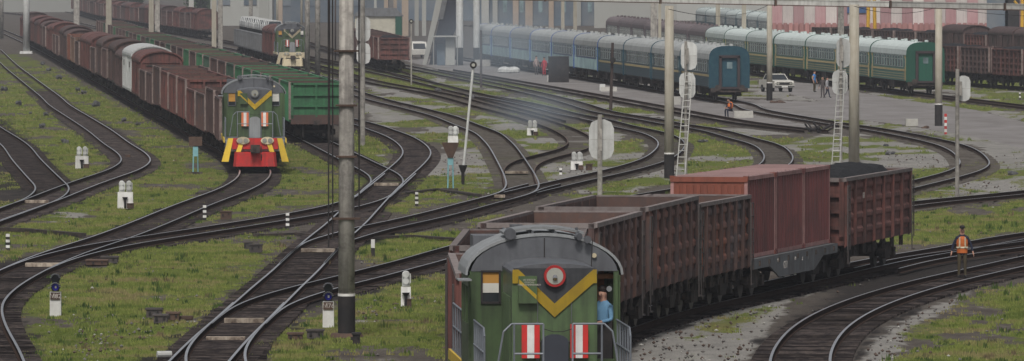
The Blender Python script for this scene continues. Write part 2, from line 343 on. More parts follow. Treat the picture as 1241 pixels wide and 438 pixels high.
Track('T22', [(300, 28), (350, 45), (400, 60), (440, 72), (475, 85), (520, 100), (600, 120), (700, 146)], 'C')
Track('PT2', [(560, 30), (640, 43), (705, 53), (729, 58), (782, 67), (850, 79), (917, 89.5), (990, 98.5), (1110, 114), (1241, 130), (1330, 140)], 'L')
Track('FR', [(900, 79), (960, 84), (1060, 92.5), (1150, 100), (1241, 107), (1360, 116)], 'L')
Track('FR2', [(860, 58), (950, 64), (1100, 74), (1241, 84), (1340, 92)], 'L')
Track('PT4', [(560, 8), (700, 24), (820, 38), (900, 49), (960, 58), (1040, 66)], 'L')
Track('T23', [(540, 84), (640, 101), (760, 122), (830, 135), (910, 149), (990, 158)], 'C')
TYPES_NEAR = ['T3', 'T5', 'T7', 'T8', 'T17', 'T18', 'T10', 'T4']

rail_prof = [(-.075, -.18), (.075, -.18), (.075, -.165), (.012, -.14), (.012, -.045), (.037, -.035), (.037, 0), (-.037, 0), (-.037, -.035), (-.012, -.045), (-.012, -.14), (-.075, -.165)]
def rail_mesh(t, off):
    P = t.P + t.N * off; n = len(P); k = len(rail_prof)
    # clip to every other metre for cheapness far away
    idx = [i for i in range(n) if (P[i, 1] < 380 or i % 3 == 0 or i == n - 1)]
    v = []; f = []; mi = []
    for i in idx:
        for a, b in rail_prof: v.append((P[i, 0] + t.N[i, 0] * a, P[i, 1] + t.N[i, 1] * a, b))
    for j in range(len(idx) - 1):
        for q in range(k):
            f.append((j * k + q, j * k + (q + 1) % k, (j + 1) * k + (q + 1) % k, (j + 1) * k + q)); mi.append(1 if q == 6 else 0)
    me = bpy.data.meshes.new('rail'); me.from_pydata(v, [], f); me.materials.append(M['railside']); me.materials.append(M['railold' if t.key in ('T22', 'T23', 'T13', 'PT2', 'FR', 'FR2', 'PT4', 'T21') else 'rail']); me.polygons.foreach_set('material_index', mi); me.update(); return me
sl_mesh = MB().box((0, 0, -.245), (.24, 2.7, .13)).mesh('sleeper', M['sleeper'])
laid = []
OFFZ = {}
for ki, (key, t) in enumerate(TR.items()):
    tz = -0.0035 * (ki % 4)       # turnouts share the same bed: keep crossing faces apart by millimetres
    root = link('railway_track', None, None, (0, 0, tz), kind='structure')
    for off in (-.78, .78): link('rail', rail_mesh(t, off), root)
    joined = MB(); cnt = 0
    a = 0.3
    while a < t.d[-1]:
        p = t.pos(a); q = t.pos(a + .2); ang = math.atan2(q[1] - p[1], q[0] - p[0])
        px, py = pix((p[0], p[1], -.2))
        near = py > 300 and -60 < px < 1300 and key in TYPES_NEAR
        ok = not any(abs(p[0] - l[0]) < 1.3 and abs(p[1] - l[1]) < .26 for l in laid[-4000:]) if py > 180 else True
        if ok and py > 60 and -80 < px < 1330:
            sink = -.055 if (px > 430 and py < 250 and random.random() < .7) or (px < 300 and py < 140) else 0
            if near and cnt < 290:
                o = link('sleeper', sl_mesh, root, (p[0], p[1], random.uniform(-.012, .008)), ang + random.uniform(-.01, .01)); cnt += 1
            elif py > 110:
                X = Matrix.Translation((p[0], p[1], sink + random.uniform(-.012, .008))) @ Matrix.Rotation(ang, 4, 'Z')
                joined.box((0, 0, -.245), (.24, 2.7, .13), 0, X)
            laid.append((p[0], p[1]))
        a += .56
    if joined.v: joined.build('sleepers', M['sleepold' if key in ('T11', 'T12', 'T13', 'T14', 'T15', 'T16', 'T22', 'T23', 'PT2', 'PT4', 'FR', 'FR2') else 'sleeper'], root, kind='stuff')

# ------------------------------------------------------------------ ground
def vnoise(x, y, seed=0):
    xi = np.floor(x).astype(int); yi = np.floor(y).astype(int); xf = x - xi; yf = y - yi
    def h(a, b):
        n = (a * 374761393 + b * 668265263 + seed * 974634777) & 0x7fffffff
        n = ((n ^ (n >> 13)) * 1274126177) & 0x7fffffff
        return ((n ^ (n >> 16)) & 0xffff) / 65535.0
    u = xf * xf * (3 - 2 * xf); v = yf * yf * (3 - 2 * yf)
    return (h(xi, yi) * (1 - u) + h(xi + 1, yi) * u) * (1 - v) + (h(xi, yi + 1) * (1 - u) + h(xi + 1, yi + 1) * u) * v
def fbm(x, y, seed=0, o=4):
    r = 0; a = .5; f = 1
    for k in range(o): r = r + a * vnoise(x * f, y * f, seed + k); a *= .5; f *= 2.03
    return r
# ground cover outlines as read off the photograph (columns, rows), turned into places on the ground
ASPH = [[(488, 73), (560, 70), (640, 83), (740, 98), (850, 115), (912, 121), (1000, 124), (930, 108), (920, 99), (985, 101), (1040, 112), (1100, 122), (1180, 133), (1241, 148), (1330, 170), (1330, 195), (1241, 180), (1190, 168), (1140, 160), (1110, 153), (1045, 146), (960, 144), (1005, 150), (970, 156), (905, 152), (850, 143), (790, 133), (740, 124), (690, 112), (640, 104), (590, 92), (530, 84)],
        ]
GRASS = [  # polygons of green cover
    [(-80, 70), (0, 66), (30, 66), (80, 90), (150, 130), (220, 170), (262, 198), (290, 222), (230, 240), (150, 262), (60, 262), (-80, 300)],
    [(-80, 262), (100, 262), (200, 235), (300, 200), (400, 196), (460, 212), (430, 240), (300, 262), (200, 272), (100, 285), (0, 318), (-80, 330)],
    [(340, 170), (430, 190), (445, 205), (450, 235), (400, 250), (330, 225)],
    [(430, 160), (470, 170), (478, 185), (460, 200), (430, 186)],
    [(40, 345), (110, 310), (200, 290), (300, 276), (345, 270), (330, 300), (290, 345), (240, 385), (200, 438), (170, 470), (60, 470), (30, 400), (20, 365)],
    [(400, 300), (440, 285), (560, 272), (600, 262), (560, 300), (470, 318)],
    [(500, 262), (560, 246), (610, 238), (600, 250), (520, 272)],
    [(480, 225), (500, 212), (560, 222), (580, 235), (500, 258), (465, 262), (450, 268)],
    [(320, 440), (340, 400), (400, 375), (480, 345), (560, 325), (600, 330), (600, 480), (310, 480)],
    [(430, 78), (500, 84), (600, 96), (700, 118), (640, 116), (560, 100), (500, 96), (430, 90)],
    [(300, 60), (400, 72), (470, 92), (560, 104), (640, 118), (700, 132), (640, 128), (560, 118), (430, 96), (360, 90)],
    [(440, 108), (520, 120), (600, 140), (640, 150), (620, 146), (540, 130), (440, 116)],
    [(640, 140), (700, 150), (760, 168), (780, 178), (740, 190), (735, 176), (690, 160)],
    [(740, 168), (776, 172), (780, 182), (755, 190), (740, 188)],
    [(600, 128), (700, 138), (790, 152), (900, 172), (925, 190), (900, 210), (840, 215), (820, 190), (830, 168), (760, 154), (660, 142)],
    [(720, 218), (800, 214), (820, 222), (740, 232), (700, 234)],
    [(830, 165), (900, 178), (915, 195), (890, 212), (830, 210), (818, 190)],
    [(860, 118), (900, 122), (960, 127), (1005, 132), (950, 133), (890, 128)],
    [(905, 134), (1000, 142), (1040, 148), (1010, 152), (940, 148)],
    [(1060, 116), (1330, 120), (1330, 160), (1241, 148), (1180, 133), (1110, 124)],
    [(960, 185), (1010, 180), (1030, 190), (990, 205), (965, 200)],
    [(1060, 300), (1070, 262), (1110, 250), (1241, 242), (1330, 238), (1330, 268), (1241, 278), (1180, 288), (1110, 300)],
    [(1060, 246), (1110, 224), (1140, 224), (1170, 236), (1110, 241)],
    [(1070, 480), (1085, 425), (1110, 395), (1160, 370), (1241, 345), (1330, 325), (1330, 480)],
    [(850, 396), (880, 382), (930, 372), (900, 395), (860, 420), (820, 434), (840, 410)],
    [(1000, 30), (1100, 60), (1241, 90), (1330, 100), (1330, 118), (1100, 106), (900, 84), (880, 70)],
]
DARK = [  # coal-blackened ground
    [(760, 440), (700, 440), (740, 395), (860, 365), (960, 345), (1090, 312), (1130, 300), (1260, 285), (1330, 285), (1330, 305), (1241, 325), (1180, 345), (1110, 370), (1060, 400), (1040, 440), (1020, 480), (900, 480), (915, 430), (950, 385), (1000, 355), (960, 352), (880, 375), (820, 390)],
    [(520, 130), (600, 150), (640, 175), (640, 200), (660, 240), (560, 240), (600, 200), (560, 165), (470, 140), (440, 122)],
    [(620, 140), (690, 160), (700, 178), (680, 190), (640, 192), (665, 178), (660, 160)],
    [(700, 140), (790, 160), (805, 178), (780, 196), (740, 206), (735, 200), (780, 185), (780, 170), (700, 150)],
    [(940, 163), (1010, 166), (1060, 176), (1080, 184), (1040, 186), (960, 174)],
    [(60, 110), (130, 150), (185, 195), (150, 212), (120, 205), (140, 195), (110, 170), (70, 140), (30, 110)],
    [(-80, 140), (10, 140), (60, 190), (90, 222), (60, 235), (-80, 270)],
    [(440, 140), (500, 165), (535, 190), (510, 215), (470, 240), (480, 200), (495, 185), (470, 168), (430, 150)],
    [(-80, 325), (60, 305), (130, 300), (40, 335), (25, 380), (40, 438), (70, 480), (-80, 480)],
    [(410, 180), (470, 202), (520, 200), (500, 230), (450, 240)],
    [(520, 400), (545, 360), (560, 480), (520, 480)],
]
GRAV = [  # pale gravel and stone dust
    [(440, 95), (560, 120), (640, 134), (640, 140), (560, 130), (440, 104)],
    [(430, 110), (500, 124), (560, 142), (600, 160), (590, 170), (560, 158), (500, 140), (440, 136)],
    [(520, 190), (590, 175), (600, 215), (560, 232), (530, 215)],
    [(610, 140), (640, 160), (660, 180), (640, 195), (620, 180)],
    [(640, 200), (740, 180), (770, 190), (700, 205), (650, 222)],
    [(690, 225), (810, 205), (830, 215), (740, 240)],
    [(660, 108), (760, 128), (800, 140), (740, 138), (650, 118)],
    [(820, 155), (880, 160), (930, 180), (1000, 162), (1080, 170), (1160, 190), (1130, 215), (1080, 220), (1000, 210), (900, 215), (830, 215)],
    [(1060, 150), (1200, 168), (1330, 190), (1330, 222), (1160, 236), (1110, 240), (1170, 215), (1205, 200), (1190, 178), (1120, 160)],
    [(760, 440), (780, 400), (870, 375), (960, 345), (1010, 335), (1060, 330), (960, 362), (930, 400), (900, 440), (880, 480), (760, 480)],
    [(1040, 440), (1060, 410), (1110, 380), (1180, 350), (1150, 372), (1100, 400), (1085, 440), (1060, 480), (1020, 480)],
    [(60, 262), (100, 248), (125, 252), (70, 275)],
    [(90, 400), (180, 385), (250, 385), (200, 400), (120, 438), (80, 438)],
    [(430, 372), (520, 358), (545, 362), (480, 378), (440, 400)],
]
def world_poly(pl): return np.array([at(x, max(y, -8), GZ)[:2] for x, y in pl])
def sdf(poly, X, Y, aniso=1.0):
    """signed distance, depth divided by aniso so that edges soften evenly"""
    ins = np.zeros(X.shape, bool); D = np.full(X.shape, 1e9); n = len(poly)
    for i in range(n):
        x1, y1 = poly[i]; x2, y2 = poly[(i + 1) % n]
        c = ((y1 > Y) != (y2 > Y)) & (X < (x2 - x1) * (Y - y1) / ((y2 - y1) + 1e-12) + x1); ins ^= c
        dx, dy = x2 - x1, (y2 - y1) / aniso; px, py = X - x1, (Y - y1) / aniso
        t = np.clip((px * dx + py * dy) / (dx * dx + dy * dy + 1e-9), 0, 1)
        D = np.minimum(D, np.hypot(px - t * dx, py - t * dy))
    return np.where(ins, D, -D)
def cover(polys, X, Y, soft):
    r = np.zeros(X.shape)
    for p in polys:
        wp = world_poly(p); lo = wp.min(0) - (5, 40); hi = wp.max(0) + (5, 40)
        k = (X > lo[0]) & (X < hi[0]) & (Y > lo[1]) & (Y < hi[1])
        if not k.any(): continue
        d = sdf(wp, X[k], Y[k], 6.0); v = np.clip(d / soft + .5, 0, 1)
        r[k] = np.maximum(r[k], v)
    return r
# distance to tracks
TP = np.vstack([np.c_[t.P, t.T] for t in TR.values()])
TP = TP[np.argsort(TP[:, 1])]
def track_dist(X, Y):
    D = np.full(X.shape, 9.0); flatX, flatY = X.ravel(), Y.ravel(); out = D.ravel()
    order = np.argsort(flatY); ys = TP[:, 1]
    B = 1500
    for b in range(0, len(order), B):
        i = order[b:b + B]; y0, y1 = flatY[i].min() - 2.5, flatY[i].max() + 2.5
        a, c = np.searchsorted(ys, [y0, y1]); q = TP[a:c]
        if len(q) == 0: continue
        dx = flatX[i][:, None] - q[None, :, 0]; dy = flatY[i][:, None] - q[None, :, 1]
        lat = np.abs(dx * -q[None, :, 3] + dy * q[None, :, 2]); lon = np.abs(dx * q[None, :, 2] + dy * q[None, :, 3])
        out[i] = np.minimum(9, np.where(lon < 1.2, lat, 9).min(1))
    return out.reshape(X.shape)
def masks(X, Y):
    soft = 1.6
    asph = cover(ASPH, X, Y, .8); gr = cover(GRASS, X, Y, soft); dk = cover(DARK, X, Y, soft); gv = cover(GRAV, X, Y, soft)
    td = track_dist(X, Y)
    td = td + (td > 1.4) * (fbm(X * 1.3, Y * .5, 41, 5) - .5) * 2.4
    px = 620.5 + F * X / Y; py = HZ + CH * F / Y
    mid = np.clip((px - 425) / 40, 0, 1) * np.clip((250 - py) / 20, 0, 1) * np.clip((py - 70) / 15, 0, 1) * (asph < .3)
    gv = np.maximum(gv, mid * (fbm(X * .25, Y * .08, 61, 4) > .46) * .8); gr = np.maximum(gr, mid * np.clip((fbm(X * .22, Y * .07, 71, 4) - .40) * 5, 0, 1) * .85)
    dk = dk * (1 - .45 * mid)
    bare = np.clip((fbm(X * .3, Y * .1, 91, 4) - .53) * 9, 0, 1); gr = gr * (1 - .85 * bare); gvm = gv; gv = np.maximum(gv, bare * .34 * (gr > .05))
    return asph, gr, dk, gv, td
NR, NC = 620, 520
ys = 120 * np.exp(np.linspace(0, math.log(3200 / 120), NR)); us = np.linspace(-1, 1, NC)
GY = np.repeat(ys[:, None], NC, 1); GX = us[None, :] * (GY * 0.085 + 3)
as_, gr_, dk_, gv_, td_ = masks(GX, GY)
PXg = 620.5 + F * GX / GY; PYg = HZ + CH * F / GY
zone = np.clip((PXg - 420) / 60, 0, 1) * np.clip((262 - PYg) / 20, 0, 1)          # dusty, less coaly beds in the middle and right
wild = np.clip((150 - PYg) / 50, 0, 1) * np.clip((260 - PXg) / 60, 0, 1)           # overgrown track at far left
bal = np.clip(((1.75 - .25 * zone - .8 * wild) - td_) / .8, 0, 1) * (1 - .74 * zone - .5 * wild)
hgt = (fbm(GX * .5, GY * .5, 3, 4) - .5) * .22 + (fbm(GX * 1.7, GY * 1.7, 9, 3) - .5) * .10
mound = np.clip((gv_ - .4) * 1.6 * (1 - bal), 0, 1) * .6 * (np.clip(fbm(GX * .28, GY * .13, 21, 4) - .42, 0, 1) * 1.6)
td_ = np.maximum(td_, 0)
mound = mound * (PXg > 560)
Z = GZ - .03 + (hgt + mound) * (1 - bal) * (1 - as_) * np.clip((td_ - 1.9) / 2, 0, 1)
Z = np.where(as_ > .4, np.maximum(GZ + .01, Z * 0 + GZ + .01), Z) - bal * 0.01
verts = np.c_[GX.ravel(), GY.ravel(), Z.ravel()]
i = np.arange(NR * NC).reshape(NR, NC)
faces = np.stack([i[:-1, :-1], i[:-1, 1:], i[1:, 1:], i[1:, :-1]], -1).reshape(-1, 4)
gm = bpy.data.meshes.new('ground'); gm.vertices.add(len(verts)); gm.vertices.foreach_set('co', verts.ravel())
gm.loops.add(faces.size); gm.loops.foreach_set('vertex_index', faces.ravel()); gm.polygons.add(len(faces))
gm.polygons.foreach_set('loop_start', np.arange(0, faces.size, 4)); gm.update(calc_edges=True)
ca = gm.color_attributes.new('cover', 'FLOAT_COLOR', 'POINT')
ca.data.foreach_set('color', np.stack([gr_, as_, np.maximum(dk_ * .8 * (1 - .45 * gv_), bal), gv_], -1).astype(np.float32).ravel())
gm.shade_smooth()
def ground_material():
    m = bpy.data.materials.new('yard ground'); m.use_nodes = True; t = m.node_tree; N = t.nodes; L = t.links; b = N['Principled BSDF']
    b.inputs['Roughness'].default_value = 1; b.inputs['Specular IOR Level'].default_value = 0
    at_ = N.new('ShaderNodeAttribute'); at_.attribute_name = 'cover'; sx = N.new('ShaderNodeSeparateColor'); L.new(at_.outputs['Color'], sx.inputs[0])
    geo = N.new('ShaderNodeNewGeometry')
    def noise(s, d=5, sc=(1, 1, 1), r=.6):
        mp = N.new('ShaderNodeMapping'); mp.inputs['Scale'].default_value = sc; L.new(geo.outputs['Position'], mp.inputs[0])
        n = N.new('ShaderNodeTexNoise'); n.inputs['Scale'].default_value = s; n.inputs['Detail'].default_value = d; n.inputs['Roughness'].default_value = r; L.new(mp.outputs[0], n.inputs[0]); return n.outputs['Fac']
    def math_(op, a, b_=None, c=None):
        n = N.new('ShaderNodeMath'); n.operation = op
        for k, v in enumerate((a, b_, c)):
            if v is None: continue
            if isinstance(v, (int, float)): n.inputs[k].default_value = v
            else: L.new(v, n.inputs[k])
        return n.outputs[0]
    def thr(mask, nz, w=.9, lo=.42, hi=.58):
        v = math_('ADD', mask, math_('MULTIPLY', math_('SUBTRACT', nz, .5), w)); r = N.new('ShaderNodeMapRange'); r.interpolation_type = 'SMOOTHSTEP'
        r.inputs['From Min'].default_value = lo; r.inputs['From Max'].default_value = hi; L.new(v, r.inputs['Value']); return r.outputs[0]
    def ramp(fac, c1, c2, lo=.35, hi=.65):
        r = N.new('ShaderNodeMapRange'); r.inputs['From Min'].default_value = lo; r.inputs['From Max'].default_value = hi; L.new(fac, r.inputs['Value'])
        x = N.new('ShaderNodeMix'); x.data_type = 'RGBA'; x.inputs[6].default_value = (*c1, 1); x.inputs[7].default_value = (*c2, 1); L.new(r.outputs[0], x.inputs[0]); return x.outputs[2]
    def mix(f, a, b_):
        x = N.new('ShaderNodeMix'); x.data_type = 'RGBA'; L.new(f, x.inputs[0]); L.new(a, x.inputs[6]); L.new(b_, x.inputs[7]); return x.outputs[2]
    nb = noise(.35, 6, (1, .35, 1)); nm = noise(1.3, 6, (1, .4, 1)); nf = noise(9, 5, (1, .5, 1), .75); ns = noise(30, 3, (1, .6, 1), .8)
    soil = mix(nf, ramp(nm, (0.055, 0.047, 0.042), (0.14, 0.125, 0.11)), ramp(ns, (0.05, 0.043, 0.04), (0.15, 0.135, 0.12)))
    grav = mix(math_('MULTIPLY', nf, .8), ramp(nm, (0.18, 0.175, 0.165), (0.30, 0.29, 0.27)), ramp(ns, (0.10, 0.095, 0.09), (0.34, 0.33, 0.31)))
    grass = mix(nm, ramp(nf, (0.075, 0.10, 0.026), (0.15, 0.175, 0.048)), ramp(nb, (0.095, 0.12, 0.034), (0.19, 0.155, 0.085), .45, .7))
    dark = mix(math_('MULTIPLY', nf, .7), ramp(nm, (0.014, 0.014, 0.016), (0.042, 0.038, 0.038)), ramp(ns, (0.010, 0.010, 0.012), (0.06, 0.053, 0.05)))
    asph = mix(math_('MULTIPLY', nf, .35), ramp(nb, (0.175, 0.162, 0.158), (0.25, 0.238, 0.236)), ramp(ns, (0.12, .117, .115), (0.32, .31, .30)))
    c = mix(thr(at_.outputs['Alpha'], nm), soil, grav)
    c = mix(thr(sx.outputs[0], math_('ADD', math_('MULTIPLY', nm, .5), math_('MULTIPLY', nf, .5)), 2.6), c, grass)
    c = mix(math_('MULTIPLY', thr(sx.outputs[2], math_('ADD', math_('MULTIPLY', nm, .6), math_('MULTIPLY', nf, .4)), 2.4, .25, .85), .93), c, dark)
    c = mix(thr(sx.outputs[1], nf, .5), c, asph)
    L.new(c, b.inputs['Base Color'])
    bp = N.new('ShaderNodeBump'); bp.inputs['Strength'].default_value = .7; bp.inputs['Distance'].default_value = .06
    L.new(math_('ADD', nf, math_('MULTIPLY', ns, .6)), bp.inputs['Height']); L.new(bp.outputs[0], b.inputs['Normal'])
    return m
gm.materials.append(ground_material())
link('ground', gm, kind='structure')
far = MB(); far.add([(-3000, -400, GZ - .5), (3000, -400, GZ - .5), (3000, 6500, GZ - .5), (-3000, 6500, GZ - .5)], [(0, 1, 2, 3)])
far.build('ground_far', mat('far ground', (0.13, 0.125, 0.11), .95, 0, (0.08, .09, .05), .8, .02), kind='structure')

# grass and weeds standing in the green cover
def tufts(n, ylo, yhi, hmin, hmax, bl, seed, name, m, gpow=1.0, wmul=1.0):
    rg = np.random.default_rng(seed)
    y = np.exp(rg.uniform(math.log(ylo), math.log(yhi), n)); x = rg.uniform(-1, 1, n) * (y * .0735)
    as1, g1, d1, v1, t1 = masks(x, y)
    nz = fbm(x * 1.1, y * .4, 5, 4) * .5 + fbm(x * 3.1, y * 1.2, 15, 3) * .5
    dens = np.clip((g1 ** gpow) * 1.5 - (nz < .46) * .9 - d1 * .5 - (v1 > .5) * .35, 0, 1)
    strays = (nz > .62) * .10 * (as1 < .2)
    keep = (rg.uniform(0, 1, n) < np.maximum(dens, strays)) & ((t1 > 1.3) | ((t1 > .95) & (rg.uniform(0, 1, n) < .5) & (nz > .5)) | ((rg.uniform(0, 1, n) < .45) & (nz > .52) & (d1 < .3))) & (as1 < .3)
    x, y, nz = x[keep], y[keep], nz[keep]; n = len(x)
    k = bl; a = rg.uniform(0, 2 * PI, (n, k)); h = rg.uniform(hmin, hmax, (n, 1)) * (.35 + .9 * fbm(x * .35, y * .12, 33, 3)[:, None]) * rg.uniform(.5, 1, (n, k)) * (.55 + nz[:, None] * .9)
    sp_ = rg.uniform(.02, .16, (n, k)); w = rg.uniform(.012, .03, (n, k)) * wmul
    bx, by = x[:, None] + np.cos(a) * sp_, y[:, None] + np.sin(a) * sp_
    lean = rg.uniform(-.4, .4, (n, k, 2)) * h[..., None]
    V = np.zeros((n, k, 3, 3)); V[..., 0, 0] = bx - w; V[..., 0, 1] = by; V[..., 1, 0] = bx + w; V[..., 1, 1] = by + w * rg.uniform(-1, 1, (n, k))
    V[..., 0, 2] = V[..., 1, 2] = GZ - .06; V[..., 2, 0] = bx + lean[..., 0]; V[..., 2, 1] = by + lean[..., 1]; V[..., 2, 2] = GZ + h
    V = V.reshape(-1, 3); nf = len(V) // 3
    me = bpy.data.meshes.new(name); me.vertices.add(len(V)); me.vertices.foreach_set('co', V.ravel()); me.loops.add(len(V)); me.loops.foreach_set('vertex_index', np.arange(len(V)))
    me.polygons.add(nf); me.polygons.foreach_set('loop_start', np.arange(0, len(V), 3)); me.update(calc_edges=True); me.materials.append(m)
    return link(name, me, kind='stuff', label='short patchy green grass growing between the yard tracks', category='grass')
def grass_mat():
    m = bpy.data.materials.new('grass blades'); m.use_nodes = True; t = m.node_tree; N = t.nodes; L = t.links; b = N['Principled BSDF']; b.inputs['Roughness'].default_value = .8
    b.inputs['Specular IOR Level'].default_value = 0
    g = N.new('ShaderNodeNewGeometry')
    n = N.new('ShaderNodeTexNoise'); n.inputs['Scale'].default_value = .28; n.inputs['Detail'].default_value = 9; n.inputs['Roughness'].default_value = .65; L.new(g.outputs['Position'], n.inputs[0])
    r = N.new('ShaderNodeValToRGB'); L.new(n.outputs['Fac'], r.inputs[0]); e = r.color_ramp
    e.elements[0].position = .40; e.elements[0].color = (0.095, 0.125, 0.032, 1); e.elements[1].position = .61; e.elements[1].color = (0.205, 0.175, 0.085, 1)
    x = e.elements.new(.5); x.color = (0.16, 0.19, 0.05, 1)
    h = N.new('ShaderNodeHueSaturation'); mr = N.new('ShaderNodeMapRange'); mr.inputs['To Min'].default_value = .78; mr.inputs['To Max'].default_value = 1.28
    L.new(g.outputs['Random Per Island'], mr.inputs['Value']); L.new(mr.outputs[0], h.inputs['Value']); L.new(r.outputs[0], h.inputs['Color']); L.new(h.outputs[0], b.inputs['Base Color']); return m
GM = grass_mat()
tufts(110000, 186, 420, .03, .12, 6, 1, 'grass', GM)
tufts(45000, 420, 800, .06, .22, 4, 2, 'grass', GM, wmul=2.2)
def weed_mat():
    m = GM.copy(); m.name = 'weed leaves'
    for nd in m.node_tree.nodes:
        if nd.type == 'VALTORGB':
            for e_, c_ in zip(nd.color_ramp.elements, ((.035, .06, .02, 1), (.06, .095, .025, 1), (.13, .10, .06, 1))): e_.color = c_
    return m
w_ = tufts(2600, 186, 420, .10, .30, 9, 11, 'weeds', weed_mat(), wmul=1.5); w_['label'] = 'darker weeds and dry stalks standing among the grass'; w_['category'] = 'weeds'
# stones: scattered rubble
def stones(n, seed):
    rg = np.random.default_rng(seed); mb = MB()
    y = np.exp(rg.uniform(math.log(186), math.log(420), n)); x = rg.uniform(-1, 1, n) * (y * .0735)
    a1, g1, d1, v1, t1 = masks(x, y)
    nz = fbm(x * .8, y * .3, 77, 3)
    keep = (rg.uniform(0, 1, n) < np.where(v1 > .5, .9, np.where(nz > .60, .30, .015))) & (t1 > 1.5) & (a1 < .2)
    for X, Y in zip(x[keep], y[keep]):
        r = rg.uniform(.02, .07); q = [(rg.uniform(.6, 1.2) * r) for _ in range(6)]
        c = (X, Y, GZ + r * .2)
        mb.add([(c[0] + q[0], c[1], c[2]), (c[0], c[1] + q[1], c[2]), (c[0] - q[2], c[1], c[2]), (c[0], c[1] - q[3], c[2]), (c[0], c[1], c[2] + q[4] * .8), (c[0], c[1], c[2] - q[5])],
               [(0, 1, 4), (1, 2, 4), (2, 3, 4), (3, 0, 4), (1, 0, 5), (2, 1, 5), (3, 2, 5), (0, 3, 5)], int(rg.choice([0, 0, 0, 0, 0, 0, 0, 0, 2, 2, 2, 2, 2, 2, 2, 1])))
    mb.build('gravel', [mat('grey pebble', (.19, .18, .17), .95), M['kerbst'], mat('brown stone', (0.12, 0.085, 0.07), .95)], kind='stuff', label='loose pale and brown stones lying between the tracks', category='gravel')
stones(16000, 4)

# ================================================================== rolling stock
# local frame of a vehicle: x along the rails (+x = end towards the camera), y across, z up from the rail top
def wheelset_mb():
    mb = MB()
    for y in (-.76, .76):
        mb.cyl((0, y - .065, .475), (0, y + .065, .475), .475, 18, 0)
    mb.cyl((0, -1.0, .475), (0, 1.0, .475), .09, 8, 0); return mb
WSET = wheelset_mb().mesh('wheelset', M['wheel'])
def bogie_frame_mb():
    mb = MB()
    for s in (-1, 1):
        y = 1.02 * s
        mb.prism([(-1.25, .42), (-1.25, .66), (-.75, .72), (-.35, .86), (.35, .86), (.75, .72), (1.25, .66), (1.25, .42), (.95, .36), (.6, .52), (.35, .28), (-.35, .28), (-.6, .52), (-.95, .36)], y - .09, y + .09, 0, axis='y')
        for x in (-.925, .925): mb.box((x, y + .06 * s, .48), (.36, .22, .34), 0)
        for dx in (-.15, 0, .15): mb.cyl((dx, y + .02 * s, .33), (dx, y + .02 * s, .66), .075, 6, 1)
    mb.box((0, 0, .68), (.5, 2.1, .26), 0); mb.box((-.5, 0, .55), (.08, 1.9, .1), 0); mb.box((.5, 0, .55), (.08, 1.9, .1), 0); return mb
BOG = bogie_frame_mb().mesh('bogie', [M['underg'], M['ironbox']])
def add_bogie(root, x, detail=True):
    b = link('bogie', BOG, root, (x, 0, 0))
    for dx in (-.925, .925): link('wheelset', WSET, b, (dx, 0, 0))
    return b
def coupler_mb():
    mb = MB(); mb.box((-.25, 0, 0), (.6, .18, .2)); mb.box((.1, 0, 0), (.25, .34, .3)); mb.box((.27, .1, 0), (.14, .12, .28)); mb.box((.25, -.12, 0), (.2, .1, .24)); mb.cyl((-.1, .1, -.1), (-.1, .12, -.5), .03, 6); return mb
CPL = coupler_mb().mesh('coupler', M['underg'])
def add_couplers(root, h):
    for s in (-1, 1):
        c = link('coupler', CPL, root, (s * h, 0, 1.06)); c.rotation_euler.z = 0 if s > 0 else PI
GB, GW, GT, GF = 12.7, 1.50, 3.44, 1.30     # gondola body length, half width, top, floor
